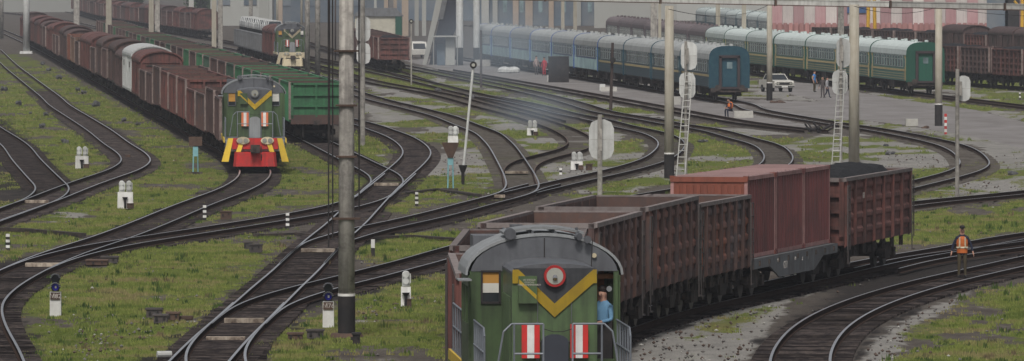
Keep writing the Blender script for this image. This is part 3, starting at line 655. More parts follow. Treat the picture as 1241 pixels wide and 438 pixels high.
def gondola(near=True, paint='brownw', label='', load=None, length=GB, endstyle=0, pan=None):
    """open high-sided wagon"""
    L2 = length / 2; P = M[paint]; root = thing('gondola_wagon', label, 'wagon')
    nb = 7; bw = length / nb
    # body: floor, end walls, top rails, sills
    mb = MB()
    mb.box((0, 0, GF - .08), (length, 2 * GW - .02, .12), 1)
    mb.box((0, 0, .98), (length - .1, .5, .42), 2)
    for s in (-1, 1):
        mb.box((s * (L2 - .04), 0, (GF + GT) / 2), (.06, 2 * GW - .1, GT - GF - .06), 0)
        mb.box((s * (L2 - .11), 0, (GF + GT) / 2), (.012, 2 * GW - .16, GT - GF - .1), 1)
        mb.box((s * (L2 + .02), 0, GT - .06), (.16, 2 * GW + .1, .14), 3)
        mb.box((s * (L2 + .02), 0, GF - (.0 if endstyle == 0 else .06)), (.16, 2 * GW + .06, .30 if endstyle == 0 else .56), 0 if endstyle == 0 else 1)
        for y in (-GW + .05, GW - .05): mb.box((s * (L2 + .03), y, (GF + GT) / 2), (.14, .16, GT - GF), 0)
        for z in ((1.75, 2.3, 2.85) if endstyle == 0 else (2.05, 2.72)): mb.box((s * (L2 + .04), 0, z), (.12, 2 * GW - .26, .12), 0)
        for y in ((-.5, .5) if endstyle == 0 else (0,)): mb.box((s * (L2 + .055), y, (GF + GT) / 2), (.12, .12, GT - GF - .2), 0)
        mb.box((0, s * (GW + .03), GT - .05), (length + .16, .17, .12), 3)
        mb.box((0, s * (GW - .03), GF - .08), (length, .12, .24), 0)
    body = mb.build('body', [P, M['inside'], M['underg'], M['toprail'] if near else P], root)
    PP = M[pan] if pan else P
    # pressed side panels and posts
    def panel_mb():
        m = MB(); w = bw - .1; m.box((0, 0, 0), (w, .05, GT - GF - .1), 0); m.box((0, -.034, 0), (w - .02, .012, GT - GF - .14), 1)
        for z in (-.78, -.27, .24, .75):
            m.prism([(z - .14, .02), (z - .07, .085), (z + .07, .085), (z + .14, .02)], -w / 2 + .05, w / 2 - .05, 0, axis='x') if False else m.add(
                [(-w / 2 + .06, .02, z - .15), (w / 2 - .06, .02, z - .15), (w / 2 - .06, .02, z + .15), (-w / 2 + .06, .02, z + .15),
                 (-w / 2 + .14, .085, z - .06), (w / 2 - .14, .085, z - .06), (w / 2 - .14, .085, z + .06), (-w / 2 + .14, .085, z + .06)],
                [(4, 7, 6, 5), (0, 4, 5, 1), (1, 5, 6, 2), (2, 6, 7, 3), (3, 7, 4, 0)], 0)
        return m
    def rib_mb():
        m = MB(); h0, h1 = GF - .25, GT - .1
        m.add([(-.09, 0, h0), (.09, 0, h0), (.09, 0, h1), (-.09, 0, h1), (-.055, .13, h0 + .1), (.055, .13, h0 + .1), (.055, .13, h1), (-.055, .13, h1)],
              [(4, 7, 6, 5), (0, 4, 5, 1), (1, 5, 6, 2), (2, 6, 7, 3), (3, 7, 4, 0)], 0); return m
    zc = (GF + GT) / 2 - .01
    if near:
        pm = panel_mb().mesh('side_panel', [PP, M['inside']]); rm = rib_mb().mesh('rib', P if paint == 'redw' else M['darkw'])
        for s in (-1, 1):
            rot = 0 if s > 0 else PI
            for i in range(nb): o = link('side_panel', pm, root, (-L2 + (i + .5) * bw, s * (GW - .03), zc), rot)
            for i in range(nb + 1): link('rib', rm, root, (max(-L2 + .1, min(L2 - .1, -L2 + i * bw)), s * (GW + .0), 0), rot)
        hm = MB().box((0, 0, 0), (.5, .06, .42), 0).box((0, .04, -.12), (.1, .05, .2), 0).mesh('hatch', M['underg'])
        for s in (-1, 1):
            for i in range(nb): link('hatch', hm, root, (-L2 + (i + .5) * bw, s * (GW - .12), GF - .36), 0 if s > 0 else PI)
    else:
        for s in (-1, 1):
            m = MB(); X0 = Matrix.Rotation(0 if s > 0 else PI, 4, 'Z')
            for i in range(nb):
                X = Matrix.Translation((-L2 + (i + .5) * bw, s * (GW - .03), zc)) @ X0; q = panel_mb(); m.add(q.v, q.f, 0, X); m.m[-len(q.f):] = q.m
            for i in range(nb + 1):
                X = Matrix.Translation((max(-L2 + .1, min(L2 - .1, -L2 + i * bw)), s * GW, 0)) @ X0; q = rib_mb(); m.add(q.v, q.f, 0, X)
            m.build('side_wall', [P, M['inside']], root)
            for e in (-1, 1): MB().box((e * (L2 + .02), s * (GW + .1), (GF + GT) / 2), (.14, .14, GT - GF + .1)).build('corner_post', M['edge'], root)  # pale post colour carries a painted highlight at each wagon end
    bx = L2 - 2.0
    for x in (-bx, bx): add_bogie(root, x)
    add_couplers(root, L2 + .35)
    mb = MB(); mb.box((0, 0, .8), (3.4, 1.6, .5), 0); mb.cyl((-1.5, .9, .75), (-.5, .9, .75), .2, 10, 0); mb.pipe([(-L2 + 2, -.9, .62), (L2 - 2, -.9, .62)], .03, 5, 0); mb.build('underframe', M['underg'], root)
    if near:
        for s in (-1, 1):
            for e in (-1, 1):
                lm = MB(); x = e * (L2 - .12)
                for k in range(5): lm.box((x, s * (GW + .17), 1.5 + k * .42), (.42, .03, .035), 0)
                for e2 in (-.2, .2): lm.box((x + e2, s * (GW + .165), 2.1), (.03, .04, 2.2), 0)
                lm.pipe([(x + .2, s * (GW + .17), .55), (x + .2, s * (GW + .17), 1.3)], .02, 5, 0); lm.box((x, s * (GW + .17), .55), (.42, .05, .04), 0)
                lm.build('ladder', M['ironbox'], root)
    if load == 'coal': coal_load(root, length)
    return root
def coal_load(root, length, hh=.34, low=False):
    nx, ny = 44, 14; v = []; f = []
    z0 = 3.1 if not low else 2.5
    for i_ in range(nx + 1):
        for j in range(ny + 1):
            x = (i_ / nx - .5) * (length - .3); y = (j / ny - .5) * (2 * GW - .2)
            e = min(1, (1 - abs(2 * i_ / nx - 1)) * 5) * min(1, (1 - abs(2 * j / ny - 1)) * 2.2)
            v.append((x, y, z0 + hh * 1.5 * e * (.7 + .5 * float(vnoise(np.array(x * .8), np.array(y * .9), 3))) + random.uniform(-.03, .03)))
    for i_ in range(nx):
        for j in range(ny): a = i_ * (ny + 1) + j; f.append((a, a + ny + 1, a + ny + 2, a + 1))
    me = bpy.data.meshes.new('coal_load'); me.from_pydata(v, [], f); me.materials.append(M['coal']); me.update()
    link('coal_load', me, root, kind='stuff')
def arch(w, z0, z1, n=12, flat=1.0):
    return [(-w * math.cos(PI * k / n), z0 + (z1 - z0) * math.sin(PI * k / n) ** flat) for k in range(n + 1)]
def boxcar(paint='redw', label='', length=14.0, roof=None, corr=False):
    L2 = length / 2; root = thing('boxcar', label, 'wagon'); P = M[paint]; RM = M[roof] if roof else P
    mb = MB(); mb.box((0, 0, .98), (length - .1, .5, .42), 1)
    mb.prism([(-1.5, 1.1), (1.5, 1.1), (1.5, 3.55)] + [(a, b) for a, b in reversed(arch(1.5, 3.55, 4.2))][1:-1] + [(-1.5, 3.55)], -L2, L2, 0)
    for s in (-1, 1):
        for z in (1.7, 2.3, 2.9): mb.box((s * (L2 + .02), 0, z), (.06, 2.7, .14), 0)
        for y in (-1.42, 1.42): mb.box((s * (L2 + .03), y, 2.3), (.1, .14, 2.4), 0)
        mb.box((s * (L2 + .02), 0, 3.5), (.07, 2.9, .12), 0); mb.box((s * (L2 + .06), 0, 1.2), (.14, 3.1, .24), 1)
        mb.box((s * (L2 + .04), 0, 3.28), (.05, 2.2, .10), 1)
    mb.build('body', [P, M['underg']], root)
    ra = arch(1.60, 3.58, 4.30, 14); ri = arch(1.52, 3.50, 4.21, 14)
    MB().prism(ra + list(reversed(ri)), -L2 - .12, L2 + .12, 0).build('roof', RM, root, smooth=False)
    m = MB(); n = 16
    for s in (-1, 1):
        for k in range(n + 1):
            x = -L2 + .06 + k * (length - .12) / n
            if abs(x) < 1.15: continue
            m.box((x, s * 1.535, 2.34), (.09, .07, 2.4), 0)
        if corr:
            for z in np.arange(1.25, 3.5, .16): m.box((0, s * 1.52, z), (length - .2, .05, .07), 0)
        m.box((0, s * 1.53, 1.16), (length, .1, .16), 0); m.box((0, s * 1.53, 3.5), (length, .1, .12), 0)
    m.build('side_frame', P, root)
    for s in (-1, 1):
        d = MB().box((0, 0, 0), (2.1, .05, 2.2), 0)
        for x in (-.95, 0, .95): d.box((x, .04 * s, 0), (.09, .06, 2.2), 0)
        d.box((.5, .07 * s, -.2), (.05, .05, .5), 0); d.build('door', P, root, loc=(0, s * 1.58, 2.32))
        for x in (-L2 * .62, L2 * .62): MB().box((0, 0, 0), (.6, .04, .4), 0).build('hatch', M['underg'], root, loc=(x, s * 1.57, 2.95))
    for x in (-(L2 - 2.2), L2 - 2.2): add_bogie(root, x)
    add_couplers(root, L2 + .4)
    MB().box((0, 0, .82), (3, 1.6, .45), 0).build('underframe', M['underg'], root)
    return root
def coach_profile(w=1.55, z0=1.05, z1=3.25, zt=4.25, n=12):
    pts = [(-w, z0), (w, z0), (w, z1)]
    for k in range(1, n):
        a = PI * k / n; pts.append((w * math.copysign(abs(math.cos(a)) ** .72, math.cos(a)), z1 + (zt - z1) * math.sin(a) ** .72))
    return pts + [(-w, z1)]
def coach(label, side='coachg', upper=None, roof='roofpale', stripe='beige', end='coachend', gang='rubber', length=23.9, detail=True, group=None, lower=None):
    L2 = length / 2; root = thing('passenger_coach', label, 'coach', group=group)
    up = M[upper] if upper else M[side]; lo = M[lower] if lower else M[side]
    mb = MB(); mb.prism([(-1.55, 1.05), (1.55, 1.05), (1.55, 2.02), (-1.55, 2.02)], -L2 + .03, L2 - .03, 0)
    mb.prism([(-1.548, 2.02), (1.548, 2.02), (1.548, 3.2), (-1.548, 3.2)], -L2 + .03, L2 - .03, 1)
    mb.build('body', [lo, up], root)
    pr = coach_profile(1.58, 3.18, 3.25, 4.25)
    MB().prism(pr, -L2 + .02, L2 - .02, 0).build('roof', M[roof], root)
    # ends: a rounded wall with a framed door
    for s in (-1, 1):
        e = MB(); e.prism(coach_profile(1.60, .95, 3.2, 4.28), s * (L2 - .02), s * (L2 + .05), 0); 
        ew = e.build('end_wall', M[end], root)
        d = MB(); d.box((s * (L2 + .075), 0, 2.2), (.05, 1.1, 2.25), 0); d.build('door', M[end], root)
        MB().box((s * (L2 + .11), .02, 2.75), (.02, .42, .5), 0).build('window', M['glassb'], ew)
        fr = MB()
        for y in (-.72, .72): fr.box((s * (L2 + .17), y, 2.2), (.26, .2, 2.5), 0)
        fr.box((s * (L2 + .17), 0, 3.44), (.26, 1.64, .2), 0); fr.box((s * (L2 + .17), 0, .98), (.3, 1.5, .14), 0)
        fr.build('gangway_frame', M[gang], root)
        bm_ = MB(); bm_.box((s * (L2 + .1), 0, .82), (.2, 2.9, .35), 0)
        for y in (-.95, .95): bm_.cyl((s * (L2 + .05), y, 1.0), (s * (L2 + .5), y, 1.0), .1, 8, 0); bm_.cyl((s * (L2 + .48), y, 1.0), (s * (L2 + .55), y, 1.0), .24, 12, 0)
        bm_.build('buffer_beam', M['underg'], root)
    if stripe:
        for s in (-1, 1):
            st = MB(); st.box((0, s * 1.56, 1.93), (length - .6, .02, .17), 0); st.build('stripe', M[stripe], root)
            g = MB()
            for z in (1.22, 1.42, 1.62): g.box((0, s * 1.56, z), (length - .6, .02, .035), 0)
            g.build('groove', M[stripe], root) if stripe == 'beige' and side == 'coachg' else g.build('groove', lo, root)
    for s in (-1, 1):
        n = 11; sp_ = (length - 4.4) / n
        wm = MB(); wm.box((0, 0, 0), (1.3, .03, .98), 0); wm.box((-.31, .012 * s, 0), (.52, .03, .86), 1); wm.box((.31, .012 * s, 0), (.52, .03, .86), 2); wm.box((0, .016 * s, .18), (1.05, .03, .04), 0)
        wme = wm.mesh('window', [M['winframe'], M['glassb'], M['glassd']])
        for k in range(n): link('window', wme, root, (-L2 + 2.2 + (k + .5) * sp_, s * 1.552, 2.66))
        for x in (-L2 + .95, L2 - .95):
            dd = MB(); dd.box((0, 0, 0), (.8, .05, 2.05), 0); dd.box((0, .02 * s, .45), (.42, .05, .7), 1); dd.build('door', [M[stripe] if stripe and side == 'coachg' else lo, M['glassb']], root, loc=(x, s * 1.545, 2.12))
    rv = MB()
    for k in range(7): rv.cyl((-L2 + 2 + k * (length - 4) / 6, (-1) ** k * .35, 4.15), (-L2 + 2 + k * (length - 4) / 6, (-1) ** k * .35, 4.42), .16, 8, 0)
    rv.build('roof_vents', M[roof], root, kind='stuff')
    uf = MB(); uf.box((-3.5, .2, .72), (2.6, 2.2, .6), 0); uf.box((1.2, -.2, .72), (2.2, 2.3, .62), 0); uf.box((4.8, .3, .75), (1.5, 2.0, .5), 0); uf.box((0, 0, .98), (length - .2, 2.6, .14), 0); uf.build('underframe', M['underg'], root)
    for x in (-8.5, 8.5): add_bogie(root, x)
    return root
def place(t, root, a):
    """stand a vehicle on track t with its middle at arc length a; +x points to the end nearer the camera"""
    p, q = t.pos(a - 4.5), t.pos(a + 4.5); c = (p + q) / 2; ang = math.atan2(q[1] - p[1], q[0] - p[0])
    root.location = (c[0], c[1], 0); root.rotation_euler.z = ang

PAINTS = ['redw', 'brownw', 'darkw', 'orangew', 'tanw', 'greyw', 'greenw', 'dgreenw', 'whitew']
PN = dict(redw='red-brown', brownw='dull brown', darkw='sooty dark', orangew='orange-rust', tanw='faded tan', greyw='grey', greenw='green', dgreenw='dull green', whitew='white')
PROTO = {}
def far_gondola(paint, label, length=GB, group=None, coal=None, endstyle=0):
    k = ('g', length, endstyle)
    if k not in PROTO:
        PROTO[k] = gondola(False, 'brownw', '', None, length, endstyle); r = PROTO[k]; r['first'] = 1
    r = PROTO[k]
    if r.get('first'): del r['first']; o = r
    else: o = copy_tree(r)
    if paint != 'brownw' or o is not r: remat_any(o, paint)
    o['label'] = label; o['group'] = group
    if coal: coal_load(o, length, coal, low=coal < .2)
    return o
def remat_any(o, paint):
    for ch in [o] + list(o.children_recursive):
        for i_, sl_ in enumerate(ch.material_slots):
            if sl_.material and sl_.material.name in BODYNAMES: sl_.link = 'OBJECT'; sl_.material = M[paint]
BODYNAMES = {M[p].name for p in PAINTS}
def far_box(paint, label, length=14.0, group=None, corr=False):
    k = ('b', length, corr)
    if k not in PROTO: PROTO[k] = boxcar('brownw', '', length, None, corr); PROTO[k]['first'] = 1
    r = PROTO[k]
    if r.get('first'): del r['first']; o = r
    else: o = copy_tree(r)
    remat_any(o, paint); o['label'] = label; o['group'] = group; return o

# ------------------------------------------------------------------ shunting locomotive
def loco(label, amber_left=True, v='yellow', front='red', near=False, open_cab=False, group=None):
    root = thing('shunting_locomotive', label, 'locomotive', group=group)
    G, GR, LG, Y = M['locog'], M['locogr'], M['locolg'], M[v]
    # x: front bumper at 0, backwards negative
    PF = 1.86 if near else 1.62
    mb = MB(); mb.box((-6.1, 0, PF - .09), (12.0, 3.1, .16), 0); mb.box((-6.1, 0, 1.15), (11.6, .7, .55), 1); mb.build('platform', [M['locogr'], M['underg']], root)
    for s in (-1, 1): MB().box((-6.1, s * 1.575, PF - .12), (12.0, .05, .22), 0).build('platform_edge', M['yellow'], root)
    for x in (-2.6, -9.6):
        b = add_bogie(root, x); b.scale = (1.15, 1.05, 1.08)
    mb = MB(); mb.box((-6.1, 0, .85), (3.6, 2.7, .75), 0); mb.build('fuel_tank', M['underg'], root)
    # bumper beam, plough, steps
    BB = M['red'] if front == 'red' else M['cream']
    MB().box((-.04, 0, 1.34), (.2, 2.35, .56), 0).build('bumper_beam', BB, root)
    MB().box((-.12, 0, 1.25), (.12, 3.0, .6), 0).build('front_skirt', M['locolg'], root)
    p = MB(); p.add([(-.05, -1.05, .92), (-.05, 1.05, .92), (.28, -.92, .88), (.28, .92, .88), (.30, -1.0, .18), (.30, 1.0, .18), (0, -1.12, .18), (0, 1.12, .18)],
                    [(2, 3, 5, 4), (0, 2, 4, 6), (3, 1, 7, 5), (0, 1, 3, 2), (4, 5, 7, 6)]); p.build('plough', M['red'], root)
    for s in (-1, 1):
        st = MB(); st.add([(.09, s * .50, 1.62), (.09, s * .74, 1.62), (.12, s * .98, .92), (.12, s * .74, .92), (.03, s * .50, 1.62), (.03, s * .74, 1.62), (.08, s * .98, .92), (.08, s * .74, .92)], [(0, 1, 2, 3), (7, 6, 5, 4), (0, 4, 5, 1), (2, 6, 7, 3), (1, 5, 6, 2), (0, 3, 7, 4)]); st.build('hazard_stripe', M['yellow'], root)
        fo = MB(); fo.add([(.07, s * 1.12, 1.62), (.07, s * 1.38, 1.62), (.07, s * 1.72, .42), (.07, s * 1.36, .42), (0, s * 1.12, 1.62), (0, s * 1.38, 1.62), (0, s * 1.72, .42), (0, s * 1.36, .42)], [(0, 1, 2, 3), (7, 6, 5, 4), (0, 4, 5, 1), (2, 6, 7, 3), (1, 5, 6, 2), (0, 3, 7, 4)]); fo.build('step_guard', M['yellow'], root)
        sp_ = MB()
        for z in (.5, .85, 1.2): sp_.box((-.55, s * 1.42, z), (.7, .3, .04), 0)
        sp_.box((-.9, s * 1.42, .95), (.04, .3, 1.1), 0); sp_.build('steps', M['locogr'], root)
        hl = MB(); hl.prism([(s * .62 + .34 * math.cos(a) , 1.50 + .19 * math.sin(a)) for a in np.linspace(0, 2 * PI, 14, endpoint=False)], .06, .15, 0); h_ = hl.build('headlight', M['cream'], root)
        for y in (-.14, .14): MB().cyl((.15, s * .62 + y, 1.50), (.18, s * .62 + y, 1.50), .12, 12).build('lens', M['lens'], h_)
        bu = MB(); bu.cyl((.0, s * .98, 1.06), (.35, s * .98, 1.06), .1, 8, 0); 
    cpl = link('coupler', CPL, root, (.35, 0, 1.08)); cpl.scale = (1.3, 1.4, 1.4)
    link('coupler', CPL, root, (-12.5, 0, 1.08), PI)
    ho = MB(); ho.pipe([(.12, .3, 1.2), (.3, .32, .7), (.25, .3, .35)], .03, 6); ho.build('brake_hose', M['black'], root)
    # hood in front of the cab
    hw, h1, h2 = .88, 3.99, 4.14
    hx0, hx1 = -1.15, -4.3
    prof = [(-hw, PF), (hw, PF), (hw, h1)] + [(hw * math.cos(a), h1 + (h2 - h1) * math.sin(a)) for a in np.linspace(0, PI, 9)[1:-1]] + [(-hw, h1)]
    mb = MB(); mb.prism(prof, hx1, hx0, 0); hood = mb.build('hood', G, root)
    top = [(hw + .01, h1 - .05), (hw + .01, h1)] + [(hw * math.cos(a) * 1.01, h1 + (h2 - h1 + .02) * math.sin(a)) for a in np.linspace(0, PI, 9)[1:-1]] + [(-hw - .01, h1), (-hw - .01, h1 - .05)]
    MB().prism(top, hx1, hx0 + .012, 0).build('hood_top', GR, root)
    # grey field and chevron on the hood nose
    X = hx0 + .012
    g = MB(); vs = [(X, -.86, 4.06), (X, .86, 4.06), (X, 0, 3.22)]
    g.add(vs, [(0, 2, 1)] if False else [(0, 1, 2)], 0); g.add([(X + .004, a, b) for _, a, b in vs], [(0, 2, 1), (0, 1, 2)], 0); g.build('nose_field', GR, root)
    def band(pts, w, m, nm, xo):
        q = MB()
        for (y0, z0), (y1, z1) in zip(pts, pts[1:]):
            q.add([(xo, y0, z0 + w), (xo, y1, z1 + w), (xo, y1, z1), (xo, y0, z0), (xo - .02, y0, z0 + w), (xo - .02, y1, z1 + w), (xo - .02, y1, z1), (xo - .02, y0, z0)],
                  [(0, 1, 2, 3), (3, 2, 1, 0), (0, 4, 5, 1), (3, 2, 6, 7)], 0)
        return q.build(nm, m, root)
    band([(-.87, 3.75), (-.74, 3.75), (0, 3.05), (.80, 3.75), (.87, 3.75)], .28, Y, 'chevron', X + .022)
    hl = MB(); hl.cyl((X, 0, 3.90), (X + .10, 0, 3.90), .225, 20, 0); L_ = hl.build('headlamp', mat('dark red rim', (.30, .02, .02), .5) if near else GR, root)
    MB().cyl((X + .101, 0, 3.90), (X + .106, 0, 3.90), .172, 20, 0).build('lens', M['lens'], L_); MB().cyl((X + .107, 0, 3.90), (X + .16, 0, 3.84), .05, 8, 0).build('bulb_holder', M['chrome'], L_)
    nb_ = MB().box((X + .06, -.56, 3.62), (.12, .38, .56), 0); nbx = nb_.build('notice_box', G, root)
    nl = MB(); nl.add([(X + .124, -.74, 3.84), (X + .124, -.74, 3.75), (X + .124, -.38, 3.42), (X + .124, -.38, 3.51)], [(0, 1, 2, 3), (3, 2, 1, 0)]); nl.build('chevron_stripe', Y, nbx)
    if near:
        for k, wd in enumerate(('НЕ ВЛЕЗАЙ', 'ОПАСНО', 'ПОД НАПРЯЖЕНИЕМ')): text(wd, .045, M['letter'], nbx, (X + .123, -.53, 3.82 - k * .05), (PI / 2, 0, PI / 2))
    dm = MB(); dm.box((X + .01, 0, 2.55), (.02, 1.34, .012), 0)
    for y in (-.35, .35): dm.box((X + .01, y, 2.6), (.02, .012, 1.9), 0)
    for z in (2.9, 2.2): dm.box((X + .02, -.35, z), (.03, .06, .09), 0)
    dm.build('hood_door_seam', M['locogr'], root)
    for s in (-1, 1):
        wp = MB().box((X + .10, s * .50, 2.56), (.03, .37, .70), 0); wpo = wp.build('warning_panel', M['red'] if near or v != 'yellow' else M['orange'], root)
        MB().box((X + .118, s * .50, 2.56), (.01, .145, .70), 0).build('white_stripe', M['white'], wpo)
    cv = MB(); cv.prism([(-.28, PF)] + [(-.28 * math.cos(a), 2.55 + .15 * math.sin(a)) for a in np.linspace(0, PI, 8)] + [(.28, PF)], X, X + .14, 0); cv.build('nose_cover', M['dkgrey'] if near else LG, root)
    for s in (-1, 1):
        lv = MB()
        for k in range(10): lv.box((-1.6 - k * .25, s * (hw + .015), 2.7), (.16, .03, 1.5), 0)
        lv.build('louvre', G, root)
    # cab
    cx0, cx1 = -4.3, -6.9; cw = 1.57
    arc = [(cw * math.cos(a), 3.84 + .78 * math.sin(a)) for a in np.linspace(0, PI, 17)]
    wl = MB()
    # back wall and side walls (windows are openings framed by posts)
    full = [(-cw, PF), (cw, PF)] + arc
    wl.prism(full, cx1, cx1 + .06, 0)
    for s in (-1, 1):
        wl.box(((cx0 + cx1) / 2, s * cw, (PF + 2.75) / 2), (cx0 - cx1, .06, 2.75 - PF), 0)
        wl.box(((cx0 + cx1) / 2, s * cw, 3.66), (cx0 - cx1, .06, .24), 0)
        for x in (cx0 - .06, cx0 - 1.0, cx1 + .9, cx1 + .06): wl.box((x, s * cw, 3.15), (.12, .06, .8), 0)
    # front wall: panels round the windows
    def fw(y0, y1, z0, z1, m=0): wl.box((cx0 - .03, (y0 + y1) / 2, (z0 + z1) / 2), (.06, abs(y1 - y0), z1 - z0), m)
    fw(-cw, -.84, PF, 3.20); fw(-cw, -1.34, 3.20, 3.88); fw(-.92, -.84, 3.20, 3.88); fw(-.84, .84, 4.0, 4.05, 1)
    if not open_cab:
        fw(.84, cw, PF, 3.20); fw(1.34, cw, 3.20, 3.88); fw(.84, .92, 3.20, 3.88)
    else:
        fw(.86, .94, PF, 3.88); fw(1.02, 1.07, PF, 3.88); fw(1.46, cw, PF, 3.88); fw(.98, 1.46, PF, 2.02)
    wl.build('cab_wall', [G, GR], root)
    gb = MB(); gp = [(cw - .02, 3.87)] + [(y_ * .985, z_ - .01) for y_, z_ in arc if z_ > 3.88] + [(-cw + .02, 3.87)]
    gb.prism([(cw - .02, 3.87)] + gp[1:-1] + [(-cw + .02, 3.87)], cx0 - .05, cx0 + .012, 0); gb.build('cab_gable', GR, root)
    fr = MB(); fr.box((cx0 + .014, 0, 4.32), (.012, .02, .5), 0)
    fr.build('gable_seam', M['black'], root)
    MB().box((cx0 + .5, -1.72, 3.72), (.9, .28, .03)).build('side_awning', M['locolg'], root)
    ro = [((cw + .1) * math.cos(a), 3.80 + .87 * math.sin(a)) for a in np.linspace(0, PI, 21)]; rn = [((cw + .05) * math.cos(a), 3.79 + .82 * math.sin(a)) for a in np.linspace(PI, 0, 21)]
    MB().prism(ro + rn, cx1 - .2, cx0 + .03, 0).build('cab_roof', LG, root)
    def cab_window(y0, y1, side):
        w = MB(); c_ = ((y0 + y1) / 2); ww = abs(y1 - y0)
        w.box((cx0 - .03, c_, 3.54), (.03, ww, .68), 0); o = w.build('window', M['glassd'], root)
        f_ = MB()
        for z in (3.21, 3.87): f_.box((cx0 + .01, c_, z), (.05, ww, .04), 0)
        for y in (y0 + .02, y1 - .02): f_.box((cx0 + .01, y, 3.54), (.05, .04, .68), 0)
        f_.build('frame', M['black'] if near else GR, o)
        MB().box((cx0 - .01, c_, 3.74), (.015, ww - .08, .24), 0).build('blind', M['amber'] if (side < 0 or near) else M['blind'], o)
        MB().box((cx0 - .008, c_, 3.52), (.015, ww - .08, .20), 0).build('blind', M['blind'] if (side < 0 and near) or (side > 0) else M['amber'], o)
    cab_window(-1.34, -.92, -1)
    if not open_cab: cab_window(.92, 1.34, 1)
    fl = MB(); fl.box(((cx0 + cx1) / 2, 0, PF + .05), (2.4, 3.0, .06), 0); fl.box((cx1 + .5, .6, 2.2), (.5, 1.6, 1.0), 1); fl.box((cx1 + .1, .5, 3.0), (.04, 1.9, 1.9), 0); fl.box((cx0 - .5, 1.1, 3.75), (.5, .8, .1), 0)
    if open_cab: fl.box((cx0 - .08, 1.21, 2.42), (.05, .46, .82), 1)
    fl.build('cab_interior', [M['warmin'], M['black']], root)
    if open_cab:
        rr = MB(); rr.box((cx0 + .02, 1.02, 2.9), (.05, .06, 1.85), 0); rr.box((cx0 + .02, 1.52, 2.85), (.07, .06, 1.9), 0); rr.build('door_post', G, root)
        ml = MB(); ml.cyl((cx0 + .1, 1.36, 3.50), (cx0 + .12, 1.36, 3.50), .06, 10); ml.build('mirror', M['locolg'], root)
    # rear hood
    MB().prism(prof, -11.9, cx1, 0).build('rear_hood', G, root)
    MB().prism(top, -11.9, cx1 - .05, 0).build('rear_hood_top', GR, root)
    for s in (-1, 1):
        lv = MB()
        for k in range(14): lv.box((-7.3 - k * .32, s * (hw + .015), 2.8), (.2, .03, 1.5), 0)
        lv.build('louvre', GR, root)
    # roof gear
    rg_ = MB()
    for y in (-.72, -.24, .24, .72): rg_.box((-5.6, y, 4.68), (2.4, .05, .05), 0)
    rg_.prism([(y_, 4.80 - .16 * y_ * y_) for y_ in np.linspace(-.85, .85, 9)] + [(y_, 4.75 - .16 * y_ * y_) for y_ in np.linspace(.85, -.85, 9)], -5.9, -4.5, 1)
    for y in (-.75, -.3, .2, .7): rg_.cyl((-4.6, y, 4.4), (-4.6, y, 4.78), .035, 6, 0)
    rg_.cyl((-4.5, -.72, 4.66), (-4.15, -.72, 4.66), .12, 12, 0); rg_.cyl((-4.7, .68, 4.55), (-4.2, .72, 4.60), .04, 8, 0); rg_.cyl((-4.7, .84, 4.52), (-4.2, .9, 4.54), .04, 8, 0)
    rg_.cyl((-4.18, .68, 4.60), (-4.1, .73, 4.6), .08, 10, 0); rg_.cyl((-4.18, .9, 4.54), (-4.1, .9, 4.54), .08, 10, 0)
    rg_.build('roof_gear', [M['locogr'], LG], root)
    MB().cyl((-3.9, .95, 3.6), (-3.95, .99, 4.55), .012, 5).build('antenna', M['black'], root)
    cl = MB().cyl((cx0 + .02, 1.05, 4.2), (cx0 + .07, 1.05, 4.2), .05, 10); cl.build('marker_lamp', M['cream'], root)
    bx_ = MB(); bx_.box((-7.4, -.98, 4.22), (1.1, .75, .62), 0); bx_.cyl((-7.4, -.4, 4.2), (-7.4, -.4, 4.75), .14, 10, 0); bx_.box((-7.6, .4, 4.2), (1.4, .6, .3), 0); bx_.build('rear_roof_box', M['locogr'], root)
    # handrails
    def rail(pts, nm='handrail'): MB().pipe(pts, .022, 6).build(nm, M['pipe'], root)
    for s in (-1, 1):
        rail([(-.1, s * 1.3, 1.75), (-.1, s * 1.12, 2.8), (-.12, s * .95, 2.96), (-.1, s * .30, 2.96)])
        rail([(-.1, s * .9, 1.65), (-.1, s * .9, 2.96)]); rail([(-.1, s * .30, 1.65), (-.1, s * .30, 2.96)]); rail([(-.1, s * .9, 2.35), (-.1, s * .3, 2.35)])
        rail([(-.25, s * 1.5, PF), (-.25, s * 1.5, PF + .83), (-.5, s * 1.5, PF + 1), (-4.0, s * 1.5, PF + 1)])
        rail([(-7.1, s * 1.5, PF + 1), (-11.9, s * 1.5, PF + 1)]); rail([(-7.1, s * 1.5, PF + .5), (-11.9, s * 1.5, PF + .5)]); rail([(-.4, s * 1.5, PF + .5), (-4.0, s * 1.5, PF + .5)])
        for x in [-.9, -1.6, -2.3, -3.0, -3.7, -7.3, -8.2, -9.1, -10, -10.9, -11.8]: rail([(x, s * 1.5, PF), (x, s * 1.5, PF + 1)])
    ch = MB(); ch.pipe([(-.1, .30, 2.86), (-.09, .1, 2.80), (-.09, -.1, 2.80), (-.1, -.30, 2.86)], .012, 4); ch.build('chain', M['black'], root)
    return root

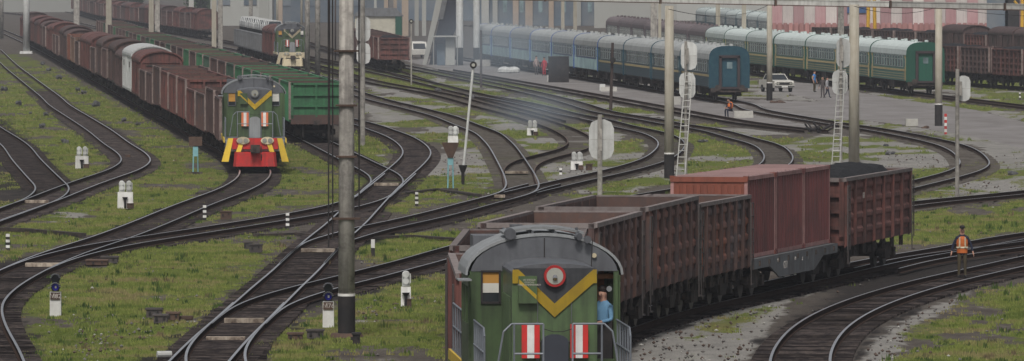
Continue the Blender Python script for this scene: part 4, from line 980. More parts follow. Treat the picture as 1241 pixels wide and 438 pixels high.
# ================================================================== people (one skinned body each)
def person(name_label, px=None, py=None, loc=None, top='navy', legs='khaki', rz=0.0, pose='stand', hair='hair', cap=None, vest=False, height=1.75, sleeves=True, group=None, seat=.45, fine=False):
    """faces -Y before rotation"""
    root = thing('person', name_label, 'person', loc if loc is not None else at(px, py, GZ), rz, group)
    J = {}
    if pose == 'sit':
        hz = seat + .10; J.update(pel=(0, 0, hz), ch=(0, -.12, hz + .36), sh=(0, -.16, hz + .47), nk=(0, -.19, hz + .55), hd=(0, -.26, hz + .66), ht=(0, -.27, hz + .76))
        kn = lambda s: (s * .13, -.44, hz + .05); an = lambda s: (s * .15, -.40, .09); to = lambda s: (s * .16, -.56, .04)
        el = lambda s: (s * .25, -.26, hz + .2); wr = lambda s: (s * .10, -.46, hz + .16); hip = lambda s: (s * .10, -.02, hz)
        if True: J['hd'] = (0, -.27, hz + .64)
    else:
        J.update(pel=(0, 0, .93), ch=(0, .01, 1.25), sh=(0, .01, 1.41), nk=(0, .0, 1.50), hd=(0, -.02, 1.61), ht=(0, -.01, 1.70))
        st = .16 if pose == 'walk' else .02
        hip = lambda s: (s * .09, 0, .90)
        kn = (lambda s: (s * .09, -.10 if s > 0 else .02, .49)) if pose == 'walk' else (lambda s: (s * .10, -.01, .49))
        an = (lambda s: (s * .08, -.20 if s > 0 else .24, .09 if s > 0 else .15)) if pose == 'walk' else (lambda s: (s * .11, .02, .09))
        to = (lambda s: (s * .09, -.36 if s > 0 else .12, .04)) if pose == 'walk' else (lambda s: (s * .13, -.14, .04))
        el = lambda s: (s * .27, .03, 1.13); wr = lambda s: (s * .29, -.06, .88)
        if pose == 'drive': el = lambda s: (s * .25, -.06, 1.12); wr = lambda s: (s * .16, -.32, 1.08)
        if pose == 'worker': el = lambda s: (s * .30, .02, 1.14); wr = lambda s: (s * .36, -.05, .90)
    V = []; E = []; RD = []; TG = []
    def nv(p, r, tag): V.append(p); RD.append(r); TG.append(tag); return len(V) - 1
    def seg(a, p, r, tag): i_ = nv(p, r, tag); E.append((a, i_)); return i_
    pel = nv(J['pel'], (.165, .12), 'legs')
    c0 = tuple((a + b) / 2 for a, b in zip(J['pel'], J['ch'])); wst = seg(pel, c0, (.155, .11), 'top')
    ch = seg(wst, J['ch'], (.185, .125), 'top'); sh = seg(ch, J['sh'], (.13, .095), 'top'); nk = seg(sh, J['nk'], (.055, .055), 'skin')
    hd0 = seg(nk, tuple(a * .75 + b * .25 for a, b in zip(J['hd'], J['ht'])), (.078, .088), 'skin'); hd = seg(hd0, J['ht'], (.08, .092), 'skin')
    hx, hy, hz_ = J['hd']
    seg(hd0, (hx, hy - .108, hz_ - .005), (.014, .018), 'skin')            # nose
    for s in (-1, 1):
        seg(hd0, (hx + s * .085, hy + .01, hz_ + .0), (.014, .022), 'skin')  # ears
        a = seg(sh, (s * .17, J['sh'][1], J['sh'][2] - .03), (.065, .065), 'top'); b = seg(a, el(s), (.048, .048), 'top' if sleeves else 'skin')
        w = seg(b, wr(s), (.030, .030), 'top' if sleeves else 'skin')
        d = Vector(wr(s)) - Vector(el(s)); d.normalize(); side = Vector((s, 0, 0)); fwd = Vector((0, -1, 0))
        pm = Vector(wr(s)) + d * .07; pi_ = seg(w, tuple(pm), (.038, .022), 'skin')
        if fine:
            for k, (off, ln) in enumerate(((-.03, .075), (-.01, .085), (.01, .08), (.03, .065))):
                f1 = pm + d * (.03 + ln * .5) + fwd * off * 1.0; f2 = f1 + d * ln * .5 - side * .02
                i1 = seg(pi_, tuple(f1), (.0095, .0095), 'skin'); seg(i1, tuple(f2), (.008, .008), 'skin')
            th = seg(pi_, tuple(pm + fwd * .05 - side * .01), (.011, .011), 'skin'); seg(th, tuple(pm + fwd * .065 + d * .035), (.009, .009), 'skin')
        else: seg(pi_, tuple(pm + d * .09), (.03, .016), 'skin')
        h = seg(pel, hip(s), (.095, .095), 'legs'); k_ = seg(h, kn(s), (.062, .062), 'legs'); a_ = seg(k_, an(s), (.048, .048), 'legs'); seg(a_, to(s), (.045, .035), 'shoe')
    me = bpy.data.meshes.new('body'); me.from_pydata(V, E, []); ob = bpy.data.objects.new('body', me); COL.objects.link(ob)
    sk = ob.modifiers.new('skin', 'SKIN'); sk.use_smooth_shade = True
    for i_, r in enumerate(RD): me.skin_vertices[0].data[i_].radius = r
    me.skin_vertices[0].data[0].use_root = True
    sb = ob.modifiers.new('sub', 'SUBSURF'); sb.levels = 1; sb.render_levels = 1
    dg = bpy.context.evaluated_depsgraph_get(); dg.update(); nm = bpy.data.meshes.new_from_object(ob.evaluated_get(dg)); bpy.data.objects.remove(ob)
    nm.name = 'body'; nm.materials.clear()
    tags = {'skin': 0, 'top': 1, 'legs': 2, 'shoe': 3}
    for m in (M['skin'], M[top], M[legs], M['black']): nm.materials.append(m)
    VA = [Vector(v) for v in V]
    for p in nm.polygons:
        c = p.center; best = (9, 0)
        for a, b in E:
            A, B = VA[a], VA[b]; t_ = max(0, min(1, (c - A).dot(B - A) / max(1e-9, (B - A).length_squared))); dd = (c - (A + (B - A) * t_)).length - RD[b][0] * .6
            if dd < best[0]: best = (dd, tags[TG[b]])
        p.material_index = best[1]
    nm.shade_smooth(); body = link('body', nm, root)
    hb = MB(); hb.ball((hx, hy + .028, hz_ + .112), .108, 12, 7, 0, (.92, 1.02, .88)); 
    if cap:
        hb2 = MB(); hb2.ball((hx, hy + .012, hz_ + .135), .104, 12, 7, 0, (.95, 1.05, .62)); hb2.box((hx, hy - .12, hz_ + .105), (.13, .09, .015)); hb2.build('cap', M[cap], root, smooth=False)
    else: hb.build('hair', M[hair], root, smooth=True)
    ft = MB()
    for s in (-1, 1): ft.ball((hx + s * .032, hy - .090, hz_ + .02), .011, 6, 4)
    ft.build('eyes', M['black'], body, kind='stuff'); MB().box((hx, hy - .094, hz_ - .045), (.045, .012, .010)).build('mouth', mat('lips', (.25, .08, .07)), body)
    if vest:
        v = MB(); n = 14
        zs = [(.86, .185, .135), (1.0, .182, .13), (1.2, .205, .145), (1.34, .195, .135), (1.43, .12, .10)] if pose != 'sit' else None
        if zs:
            for (z0, a0, b0), (z1, a1, b1) in zip(zs, zs[1:]):
                vs = [(a * math.cos(t_), b * math.sin(t_) + .005, z) for z, a, b in ((z0, a0, b0), (z1, a1, b1)) for t_ in np.linspace(0, 2 * PI, n, endpoint=False)]
                v.add(vs, [(i_, (i_ + 1) % n, n + (i_ + 1) % n, n + i_) for i_ in range(n)])
            vo = v.build('vest', M['vest'], root, smooth=True)
            bd = MB(); 
            for x in (-.1, .1): bd.add([(x - .025, -.155, 1.06), (x + .025, -.155, 1.06), (x * .9 + .025, -.135, 1.41), (x * .9 - .025, -.135, 1.41)], [(0, 1, 2, 3), (3, 2, 1, 0)])
            vs = [(a * math.cos(t_), a * .71 * math.sin(t_) + .005, z) for z, a in ((1.03, .205), (1.08, .208)) for t_ in np.linspace(0, 2 * PI, n, endpoint=False)]
            bd.add(vs, [(i_, (i_ + 1) % n, n + (i_ + 1) % n, n + i_) for i_ in range(n)]); bd.build('reflective_band', M['vestband'], vo)
        else:
            cx, cy, cz = J['ch']; v.ball((cx, cy + .02, cz - .04), .23, 12, 8, 0, (1.0, .8, 1.15)); v.build('vest', M['vest'], root, smooth=True)
    k = height / 1.75; root.scale = (k, k, k)
    return root

# ================================================================== poles, signals, small trackside things
def pole(px, py, w_px, top_z, m, label, name='catenary_pole', black=None, taper=.85, square=False, group=None, lean=0.0, plinth=None, rings=False):
    p = at(px, py, GZ); s = (py - HZ) / CH; r = w_px / s / 2 * .98
    root = thing(name, label, 'pole', p, 0, group)
    mb = MB()
    if square: mb.box((0, 0, (top_z - GZ) / 2), (2 * r, 2 * r, top_z - GZ), 0, taper=taper)
    else: mb.cyl((0, 0, -.1), (lean, 0, top_z - GZ), r, 20, 0, r * taper)
    o = mb.build('shaft', m, root, smooth=False)
    if not square:
        for pl in o.data.polygons: pl.use_smooth = len(pl.vertices) == 4
    if black:
        zb = zat(0, black, p.y) - GZ; q = MB(); (q.cyl((0, 0, -.1), (0, 0, zb), r * 1.03, 20) if not square else q.box((0, 0, zb / 2), (2.06 * r, 2.06 * r, zb))); q.build('black_base', M['black'], root)
        q = MB(); (q.cyl((0, 0, zb), (0, 0, zb + .07), r * 1.035, 20) if not square else q.box((0, 0, zb + .04), (2.07 * r, 2.07 * r, .08))); q.build('white_ring', M['white'], root)
    if plinth: MB().box((0, 0, .1), (plinth, plinth, .35), taper=.95).build('plinth', M['concw'], root)
    return root, p, r
# the near concrete pole
P1, p1, r1 = pole(420, 409, 21.5, 12.6, M['conc'], 'thick weathered concrete catenary pole with black painted foot, nearest the camera', black=359, taper=.80)
for y, w in ((62, 30), (128, 26), (190, 26), (265, 34)):
    z = zat(0, y, p1.y) - GZ; b = MB(); b.cyl((0, 0, z - .03), (0, 0, z + .03), r1 * 1.0, 20); b.box((0, -.02, z), (w / 43., .5, .05)); b.cyl((-w / 86., -.25, z), (w / 86., -.25, z), .025, 6); b.build('band_clamp', M['rustbox'], P1)
for x, zt, zb in ((398.5, 12.4, 300), (403.5, 12.4, 290), (435.5, 12.3, 255), (399.8, 12, 175)):
    dx = at(x, 409, GZ).x - p1.x; MB().cyl((dx, -.22, zt - GZ), (dx, -.22, zat(0, zb, p1.y) - GZ), .022, 6).build('down_cable', M['black'], P1)
fo = MB(); fo.cyl((0, 0, 0), (0, 0, .12), .5, 16, 0, .42); fo.build('foot', M['rustbox'], P1)
PL = [ # px, py(base), width px, top z, material, black row, square, label
    (32, 65, 8.5, 12, 'concw', None, False, 'whitish round mast on a low plinth beside the long left freight train', 1.6),
    (811, 217, 12.5, 8.42, 'concy', 187, False, 'pale concrete pole with black foot behind the orange container', None),
    (1035, 199, 13.8, 8.35, 'concy', None, False, 'broad pale concrete pole just behind the heaped coal wagon', None),
    (1137.5, 153, 9.6, 7.75, 'concy', 127, False, 'pale concrete pole with black foot beside the grey road', None),
    (932.5, 122, 7.5, 7.6, 'concy', 101, False, 'pale concrete pole with black foot in front of the white car', None),
    (870, 80, 6, 7.5, 'concy', None, True, 'square tan post rising behind the grey coach roofs, left of a twin post', None),
    (901.5, 88, 6, 7.2, 'concy', None, True, 'square tan post between the blue coach end and the green train', None),
    (792.5, 82, 9, 7.5, 'conc', None, True, 'wide dark grey post behind the grey blue coaches', None),
    (799.5, 84, 4, 7.5, 'concy', None, True, 'slim tan post touching the wide dark grey post', None),
    (682, 68, 4.6, 7.5, 'concy', None, True, 'left one of two tan posts behind the pale aqua coaches', None),
    (697, 70, 5, 7.5, 'concy', None, True, 'right one of two tan posts behind the pale aqua coaches', None),
    (668, 60, 6.5, 8, 'indcol', None, True, 'brownish post left of the two tan posts behind the coaches', None),
    (93, 55, 7.5, 12, 'conc', None, True, 'grey portal column leftmost behind the green wagon roofs', None),
    (132, 66, 7.5, 12, 'concy', None, True, 'single tan portal column behind the green wagon roofs', None),
    (183.5, 78, 6.5, 12, 'concy', None, True, 'left half of a double portal column above the green wagons', None),
    (190.8, 78, 6.5, 12, 'conc', None, True, 'right half of a double portal column above the green wagons', None),
    (259.5, 98, 6, 12, 'concy', None, True, 'left half of the double column in front of the car carrier wagon', None),
    (267.2, 98, 6, 12, 'conc', None, True, 'right half of the double column in front of the car carrier wagon', None),
    (304, 60, 5, 12, 'conc', None, True, 'grey column rising behind the pale loaded car carrier', None),
    (372.5, 90, 6.8, 12, 'conc', None, False, 'concrete pole with a small white plate right of the farthest locomotive', None),
    (385, 95, 7, 12, 'conc', None, False, 'concrete pole between the white-plated pole and the nearest pole', None),
    (2, 47, 5, 12, 'conc', None, False, 'grey pole at the far left edge of the yard', None),
    (336, 55, 3, 12, 'concy', None, False, 'thin pole with black and white foot behind the farthest locomotive', None),
    (365.5, 60, 3, 12, 'concy', None, False, 'thin tan pole close left of the white-plated concrete pole', None),
    (425, 84, 5, 9, 'conc', None, False, 'grey pole seen just right of the nearest concrete pole', None),
    (406.5, 73, 2.2, 9, 'wood', None, False, 'very thin dark pole left of the nearest concrete pole', None),
    (1021 - 2, 78, 8, 9, 'conc', None, True, 'wide grey column behind the green coaches and the signal ladder', None),
]
for px, py, w, tz, m, bl, sq, lb, pn in PL: pole(px, py, w, tz, M[m], lb, black=bl, square=sq, plinth=pn, taper=.9, group='posts and masts of the yard')
q = at(372.5, 90, GZ); 
# wooden poles
def wood_pole(px, py, top_py, w, label, lamp=None, lean=0.0):
    p = at(px, py, GZ); z = zat(0, top_py, p.y); s = (py - HZ) / CH
    root = thing('wooden_pole', label, 'pole', p); MB().cyl((0, 0, -.1), (lean, 0, z - GZ), w / s / 2, 10, 0, w / s / 2 * .8).build('shaft', M['wood'], root)
    if lamp:
        zl = zat(0, lamp, p.y) - GZ; l = MB(); l.cyl((.15, -.25, zl), (.15, -.45, zl), .22, 12); l.cyl((0, 0, zl), (.15, -.3, zl), .04, 6); l.build('floodlight', M['black'], root)
    return root
wood_pole(583, 106, 37, 3.2, 'slim dark wooden pole at the platform edge behind the white leaning post')
wood_pole(740, 135, 52, 4.2, 'dark wooden pole with a small black floodlight by the track', lamp=73, lean=.15)
# lamp mast with dark head, white leaning post
def lamp_mast(px, py, top, label, topx=None, m='concw', w=2.6, head=.33, blackfoot=False):
    p = at(px, py, GZ); s = (py - HZ) / CH; z = zat(0, top, p.y) - GZ; dx = ((topx or px) - px) / s
    root = thing('lamp_post', label, 'lamp post', p); zb = .55 if blackfoot else 0
    MB().cyl((0, 0, zb), (dx, 0, z), w / s / 2, 10).build('shaft', M[m], root)
    if blackfoot: MB().cyl((0, 0, 0), (0, 0, .7), .08, 8).cyl((0, 0, .6), (0, 0, .95), .1, 10, 0, .22).build('foot', M['black'], root)
    h = MB(); h.cyl((dx, .1, z), (dx, -.12, z), head, 16); h.cyl((dx, -.12, z), (dx, -.18, z), head * .5, 12, 1); h.build('head', [M['black'], M['lens']], root); return root
lamp_mast(561, 224, 79, 'slim white leaning post with a round black head', topx=574, w=3.2, head=.17, blackfoot=True)
lamp_mast(498.5, 103, 26, 'thin grey post with a dark square lamp near the red wagon end', m='conc', w=1.8, head=.2)
# colour light signals seen from behind
def signal(px, py, label, heads, top, w=5, ladder=None, m='conc', r=9, boards='concw'):
    p = at(px, py, GZ); s = (py - HZ) / CH; z = zat(0, top, p.y) - GZ
    root = thing('railway_signal', label, 'signal', p); MB().cyl((0, 0, -.1), (0, 0, z), w / s / 2, 12, 0, w / s / 2 * .9).build('mast', M[m], root)
    for k, (hx, hy0, hy1, wx) in enumerate(heads):
        z0, z1 = zat(0, hy1, p.y) - GZ, zat(0, hy0, p.y) - GZ; x = (hx - px) / s; W_ = wx / s / 2; c = min(W_, (z1 - z0) / 2) * .75
        pr = [(x - W_, z0 + c), (x - W_ + c * .3, z0 + c * .3), (x - W_ + c, z0), (x + W_ - c, z0), (x + W_ - c * .3, z0 + c * .3), (x + W_, z0 + c), (x + W_, z1 - c), (x + W_ - c * .3, z1 - c * .3), (x + W_ - c, z1), (x - W_ + c, z1), (x - W_ + c * .3, z1 - c * .3), (x - W_, z1 - c)]
        h = MB().prism(pr, .20, .24, 0, axis='y').build('backboard', M[boards], root)
        bx = MB().box((x, .28, (z0 + z1) / 2), (W_ * .9, .10, (z1 - z0) * .7))
        bx.build('lamp_case', M['black'], h)
        MB().box((x * .5, .02, (z0 + z1) / 2), (.12, .3, (z1 - z0) * .55), 0).build('bracket', M['conc'], h)
        MB().box((x, .197, (z0 + z1) / 2), (W_ * 1.9, .006, .03), 0).build('seam', M['mesh'], h)
    if ladder:
        (tx, ty), (bx_, by) = ladder; x0, z0 = (bx_ - px) / s, zat(0, by, p.y - .5) - GZ; x1, z1 = (tx - px) / s, zat(0, ty, p.y) - GZ
        L_ = MB(); hw = .17
        for e in (-1, 1): L_.cyl((x0 + e * hw * 1.25, -.75, z0), (x1 + e * hw, -.15, z1), .028, 6)
        L_.build('ladder', M['rungs'], root); n = 17
        rg = MB().cyl((-hw * 1.1, 0, 0), (hw * 1.1, 0, 0), .022, 5).mesh('rung', M['rungs'])
        for k in range(n): t_ = (k + .5) / n; link('rung', rg, root.children[-1], (x0 + (x1 - x0) * t_, -.75 + .6 * t_, z0 + (z1 - z0) * t_))
    return root
signal(439.5, 177, 'signal mast with two whitish boards right of the nearest concrete pole', [(440, 20, 51, 18), (440.5, 52, 78, 17)], -6, 6.5, r=9)
signal(727, 236, 'single-headed signal with a round whitish board behind the dark gondolas', [(729, 145, 194, 31)], 139, 6.5)
signal(831, 219, 'two-headed signal with a white ladder left of centre, beside the black-footed pole', [(835, 51, 85, 20), (833, 88, 120, 20)], 50, 4, ladder=((835, 88), (824, 217)))
signal(1019, 203, 'two-headed signal with a white ladder left of the broad concrete pole', [(1022, 47, 82, 17), (1018, 85, 115, 19)], 46, 4, ladder=((1020, 84), (1012, 200)))
signal(1160, 238, 'single-headed signal on a thin grey mast at right above the lateral track', [(1168, 92, 123, 17)], 84, 5.4)

# shunting signals
def dwarf(px, py, label, w, h, heads=2, back=True, plate=None, stand=0.0, blue=False):
    p = at(px, py, GZ); s = (py - HZ) / CH; W_, H_ = w / s, h / s
    root = thing('dwarf_signal', label, 'signal', p)
    MB().box((0, 0, stand + H_ / 2 - .02), (W_, .35, H_), 0, taper=.96).build('block', M['white'], root)
    for k in range(heads):
        x = (k - (heads - 1) / 2) * W_ * .46
        if blue:
            for j, lm in enumerate(('bluelens', 'glassd')):
                zc = stand + H_ + .13 + j * .26; b = MB(); b.cyl((x, .12, zc), (x, -.12, zc), .135, 14); b.box((x, .05, zc), (.2, .22, .26)); o = b.build('lamp_head', M['black'], root)
                MB().cyl((x, -.12, zc), (x, -.135, zc), .105, 14).build('lens', M[lm], o)
                hd = MB(); 
                for t_ in np.linspace(0.2, PI - .2, 8): hd.box((x + .135 * math.cos(t_), -.2, zc + .135 * math.sin(t_)), (.05, .2, .02))
                hd.build('visor', M['locogr'], o)
                if j == 0: MB().box((x + .01, -.145, zc), (.05, .01, .07)).build('glint', M['white'], o)
        else:
            zc = stand + H_ + .24; b = MB(); b.cyl((x, 0, stand + H_), (x, 0, zc + .12), .125, 12); b.ball((x, 0, zc + .12), .125, 12, 6); b.cyl((x, -.02, zc - .08), (x, -.16, zc - .08), .1, 10); b.cyl((x, -.02, zc + .12), (x, -.16, zc + .12), .1, 10)
            b.box((x + .13, 0, zc), (.05, .08, .3)); b.build('lamp_head', M['concw'], root, smooth=False)
    if plate:
        o = MB().box((0, -.19, stand + H_ - .14), (W_ * .86, .02, .22)).build('number_plate', M['rustbox'], root); text(plate, .19, M['letter'], o, (0, -.202, stand + H_ - .145), (PI / 2, 0, 0))
    elif back:
        b = MB(); b.cyl((0, -.26, stand + H_ * .5), (0, -.26, stand + H_ * .68), .05, 8, 0, .13); b.cyl((0, -.26, stand), (0, -.26, stand + H_ * .5), .05, 8); b.build('cable_funnel', M['black'], root)
        c = MB(); c.box((W_ * .34, -.34, stand + .10), (W_ * .42, .3, .20)); c.box((W_ * .34, -.34, stand + .21), (W_ * .46, .34, .03)); c.build('cable_box', M['rustbox'], root)
    return root
dwarf(152, 252.5, 'largest twin-headed white shunting signal, left of centre in the grass', 19.5, 20.5)
dwarf(99.5, 204, 'twin-headed white shunting signal inside the bend of the left tracks', 16.5, 15.5)
dwarf(699, 205.5, 'twin-headed white shunting signal left of the round signal board', 15, 10.5)
dwarf(645, 164, 'dirty white shunting signal in the smoke between curving tracks', 13, 9)
dwarf(492, 370.5, 'single-headed white shunting signal right of the nearest concrete pole', 12.5, 24, heads=1)
dwarf(67.5, 382.5, 'white shunting signal with blue lens and plate, nearest on the left', 14, 30, heads=1, plate='М82', blue=True)
dwarf(398, 396, 'white shunting signal with blue lens beside the nearest concrete pole', 14, 32, heads=1, plate='М76', blue=True)
# signal on a bracket and blue posts
def bracket_post(px, py, label, board=False):
    p = at(px, py, GZ); s = (py - HZ) / CH; root = thing('trackside_stand', label, 'stand', p)
    top = zat(0, 207 if not board else 181, p.y) - GZ if False else (1.25 if board else 1.55)
    for dx in (-.13, .13): MB().cyl((dx, 0, -.1), (dx * (.8), 0, top), .035, 8).build('post', M['blueleg'], root)
    MB().box((0, 0, top - .1), (.26, .1, .5)).build('clamp', M['blueleg'], root)
    if board: MB().box((0, 0, top + .42), (.68, .2, .46)).build('box', M['rustbox'], root)
    else:
        f = MB(); f.add([(-.42, -.2, top + .72), (.42, -.2, top + .72), (.42, .2, top + .72), (-.42, .2, top + .72), (-.12, -.1, top), (.12, -.1, top), (.12, .1, top), (-.12, .1, top)], [(0, 1, 2, 3), (7, 6, 5, 4), (0, 4, 5, 1), (1, 5, 6, 2), (2, 6, 7, 3), (3, 7, 4, 0)]); f.build('bracket', M['rustbox'], root)
    MB().box((0, 0, .03), (.7, .5, .14)).build('foot', M['sleeper'], root); return top
pb = at(546, 231, GZ); tb = bracket_post(546, 231, 'rusty funnel bracket on two pale blue posts')
bracket_post(237, 211, 'rusty brown box on two pale blue posts left of the red-fronted locomotive', True)
d_ = dwarf(0, 300, 'small twin-headed white signal sitting on the rusty funnel bracket', 17, 11, back=False); d_.location = (pb.x + .12, pb.y, GZ + tb + .73); d_.scale = (.95, 1, .95)
# striped marker posts
def marker(px, py, label, h=.62, cols=('white', 'black'), w=.14, n=6):
    p = at(px, py, GZ); root = thing('marker_post', label, 'marker post', p)
    for k in range(n): MB().box((0, 0, h * (k + .5) / n), (w, w, h / n), 0).build('band', M[cols[(n - 1 - k) % len(cols)]], root)
marker(248, 267, 'striped marker post beside the small brown box in the left grass')
marker(348.5, 277, 'striped marker post left of the nearest concrete pole')
marker(505, 250, 'striped marker post in the grass below the blue post bracket')
marker(9.5, 304, 'striped marker post at the left edge of the photo')
marker(452, 311, 'short post with white top and black lower half right of the nearest pole', .62, n=2)
marker(679.5, 212, 'tiny white and black post near the twin-headed signal in the middle', .35, n=3)
marker(1236, 121, 'white and black marker post far right by the freight wagons', .6, n=4)
marker(1146, 164, 'red and white striped post beside the black-footed pole at the road', 1.35, ('red', 'white'), .16, 7)
# boxes and point machines
def ibox(px, py, w, h, label, m='ironbox', name='relay_box', lid=True, depth=.5, ang=0.0):
    p = at(px, py, GZ); s = (py - HZ) / CH; root = thing(name, label, 'box', p, ang)
    MB().box((0, 0, h / s / 2), (w / s, depth, h / s), 0).build('case', M[m], root)
    if lid:
        MB().box((0, 0, h / s + .02), (w / s + .06, depth + .06, .05)).build('lid', M[m], root)
        MB().box((-.12, -depth / 2 - .02, h / s * .6), (.07, .03, .09)).box((w / s * .25, -depth / 2 - .02, h / s * .75), (.05, .04, .06)).build('latch', M['black'], root)
ibox(187, 385, 19, 10, 'largest dark iron box in a cluster of boxes in the left grass')
ibox(195, 391.5, 17, 9, 'dark iron box with pale marks in front of the largest box')
ibox(210, 388, 15, 8, 'low dark iron box at the right of the box cluster', m='rustbox')
ibox(226, 387, 16, 4, 'flat dark rod cover at the right end of the box cluster', m='rustbox', lid=False)
ibox(274, 266, 13.5, 9, 'small brown box standing in the grass left of centre', m='rustbox')
ibox(301, 302, 10, 8, 'left dark iron box beside the long diagonal turnout')
ibox(310, 306, 16, 9, 'right dark iron box beside the long diagonal turnout')
ibox(382, 410, 20, 9, 'dark iron box left of the foot of the nearest concrete pole')
ibox(358, 411, 18, 6, 'lower black box by the turnout, left of the pole foot', m='rustbox')
ibox(432, 417, 9, 12, 'black cable funnel box right of the pole foot', m='black')
ibox(118, 321, 26, 5, 'dark point machine beside the left turnout', m='rustbox', name='point_machine', depth=.8)
ibox(133, 319, 20, 7, 'second part of a point machine by the left turnout, further right', m='ironbox', name='point_machine', depth=.6)
ibox(714, 206.5, 8, 7, 'dark box right of the twin-headed signal in the middle', m='rustbox')
ibox(155, 251.5 - 60, 6, 4, 'small dark box in grass near the left curves', m='rustbox', lid=False)
# worn white planks over the point rods
def plank(x0, x1, y, label, h=.13):
    a = at(x0, y, -.1); b = at(x1, y, -.1); c = (a + b) / 2; L_ = (b - a).length
    MB().box((0, 0, 0), (L_, .42, h)).build('rod_cover_plank', M['board'], None, loc=(c.x, c.y, -.10), label=label, category='plank')
plank(27, 59, 244.5, 'worn white plank across the turnout at the far left'); plank(31, 72, 321, 'peeling white plank across the left turnout below the crossing')
plank(272, 320, 388.5, 'peeling white plank across the nearest turnout, upper one'); plank(250, 297, 410, 'narrow worn plank across the nearest turnout, lowest one', .08)
plank(365, 406, 303.5, 'rusty white plank across the turnout left of the near pole'); plank(453, 483, 223.5, 'white plank across the turnout right of the near pole')
plank(612, 640, 209, 'pale plank across the turnout in the middle'); plank(594, 612, 238, 'pale plank beyond the front gondola at the turnout')
# cable ducts: dark lines along the ground
def duct(pts, label, w=.32, h=.14):
    mb = MB(); P = [at(x, y, GZ) for x, y in pts]
    for a, b in zip(P, P[1:]):
        d = (b - a); n = Vector((-d.y, d.x, 0)).normalized() * w / 2
        mb.add([a - n, a + n, b + n, b - n, a - n + Vector((0, 0, h)), a + n + Vector((0, 0, h)), b + n + Vector((0, 0, h)), b - n + Vector((0, 0, h))], [(0, 1, 2, 3), (7, 6, 5, 4), (0, 4, 5, 1), (1, 5, 6, 2), (2, 6, 7, 3), (3, 7, 4, 0)])
    mb.build('cable_duct', M['underg'], label=label, category='cable duct')
duct([(-40, 279), (30, 281), (100, 287)], 'long low dark cable duct across the grass at left')
duct([(310, 287), (360, 285), (400, 288)], 'dark cable duct left of the near pole', h=.1); duct([(445, 290), (500, 288), (556, 292)], 'dark cable duct in grass left of the front gondola', h=.1)
duct([(487, 236), (530, 231), (580, 238)], 'dark cable duct below the blue-posted bracket', h=.1)
# white pipe end at the lowest turnout
pp = at(203, 432, -.1); MB().cyl((-.18, 0, 0), (.2, .1, 0), .09, 10).build('pipe_end', M['concw'], loc=(pp.x - .1, pp.y, -.05), label='short whitish pipe end beside the lowest left turnout', category='pipe')
# dark lumps of rubbish in the left grass
def lump(px, py, w, h, label, m='rock', seed=0):
    rg = random.Random(seed + int(px * 7)); p = at(px, py, GZ); s = (py - HZ) / CH; root = thing('rubble_lump', label, 'rubble', p); W_, H_ = w / s, h / s
    for k in range(5):
        mb = MB(); r = W_ * rg.uniform(.18, .32); c = (rg.uniform(-.5, .5) * (W_ - r), rg.uniform(-.3, .3), H_ * rg.uniform(.15, .5))
        mb.ball(c, r, 7, 4, 0, (1, 1, min(1.2, H_ / (2 * r) * rg.uniform(.7, 1.0)))); mb.v = [(x + rg.uniform(-.25, .25) * r, y + rg.uniform(-.25, .25) * r, z + rg.uniform(-.2, .2) * r) for x, y, z in mb.v]; mb.build('stone', M[m], root)
LUMPS = [(22, 128, 8, 10, 'upright dark lump nearest the left edge'), (51, 156, 9, 10, 'dark round lump left of the bend in the rails'), (56, 141, 7, 8, 'small dark lump above the round lump'), (79, 174, 9, 8, 'dark lump above the twin-headed signal'), (51.5, 79, 6, 6, 'small dark lump near the whitish mast'), (58, 86, 7, 5, 'low dark lump below the one near the mast'), (72, 96, 9, 7, 'wide dark lump halfway down the grass strip'), (95, 111, 7, 7, 'left lump of a pair beside the freight train'), (102, 114, 7, 7, 'right lump of a pair beside the freight train'), (117, 129, 12, 8, 'largest dark rubble heap beside the freight train'), (152, 147, 9, 5, 'low dark lump below the white boxcar'), (167, 152, 8, 4, 'flat dark lump near the freight wheels'), (6, 110, 9, 7, 'dark lump at the far left edge of the grass'), (531, 112, 9, 8, 'dark boulder in the grass behind the white leaning post'), (575, 120, 7, 7, 'dark boulder right of the white leaning post'), (1085, 258, 7, 7, 'dark small lump in the right-hand grass'), (1228, 212, 14, 7, 'dark rubble at the right edge near the lateral track'), (1075, 178, 9, 5, 'dark stone heap above the gravel loop'), (1079, 187, 12, 5, 'dark flat stone heap inside the gravel loop'), (850, 172, 16, 3, 'thin dark slab on the gravel by the ladder signal'), (37, 138, 4, 4, 'tiny dark stone in the left grass')]
for x, y, w, h, l in LUMPS: lump(x, y, w, h, l + ' of grass' if False else l)
# black debris by the road
def debris(px, py, w, label):
    p = at(px, py, GZ); s = (py - HZ) / CH; root = thing('debris_pile', label, 'debris', p); rg = random.Random(3)
    for k in range(16):
        a = Vector((rg.uniform(-.5, .5) * w / s, rg.uniform(-1, 1), rg.uniform(.02, .3))); b = a + Vector((rg.uniform(-.7, .7), rg.uniform(-.5, .5), rg.uniform(-.1, .45))); MB().cyl(a, b, rg.uniform(.03, .09), 5).build('scrap', M['debris'], root)
debris(992, 161, 26, 'tangled black debris pile near the broad concrete pole')
lump(1122, 156, 16, 4, 'low rusty debris at the foot of the pole by the road', 'rustbox')
lump(943, 125, 20, 4, 'rusty debris around the pole in front of the white car', 'rustbox')
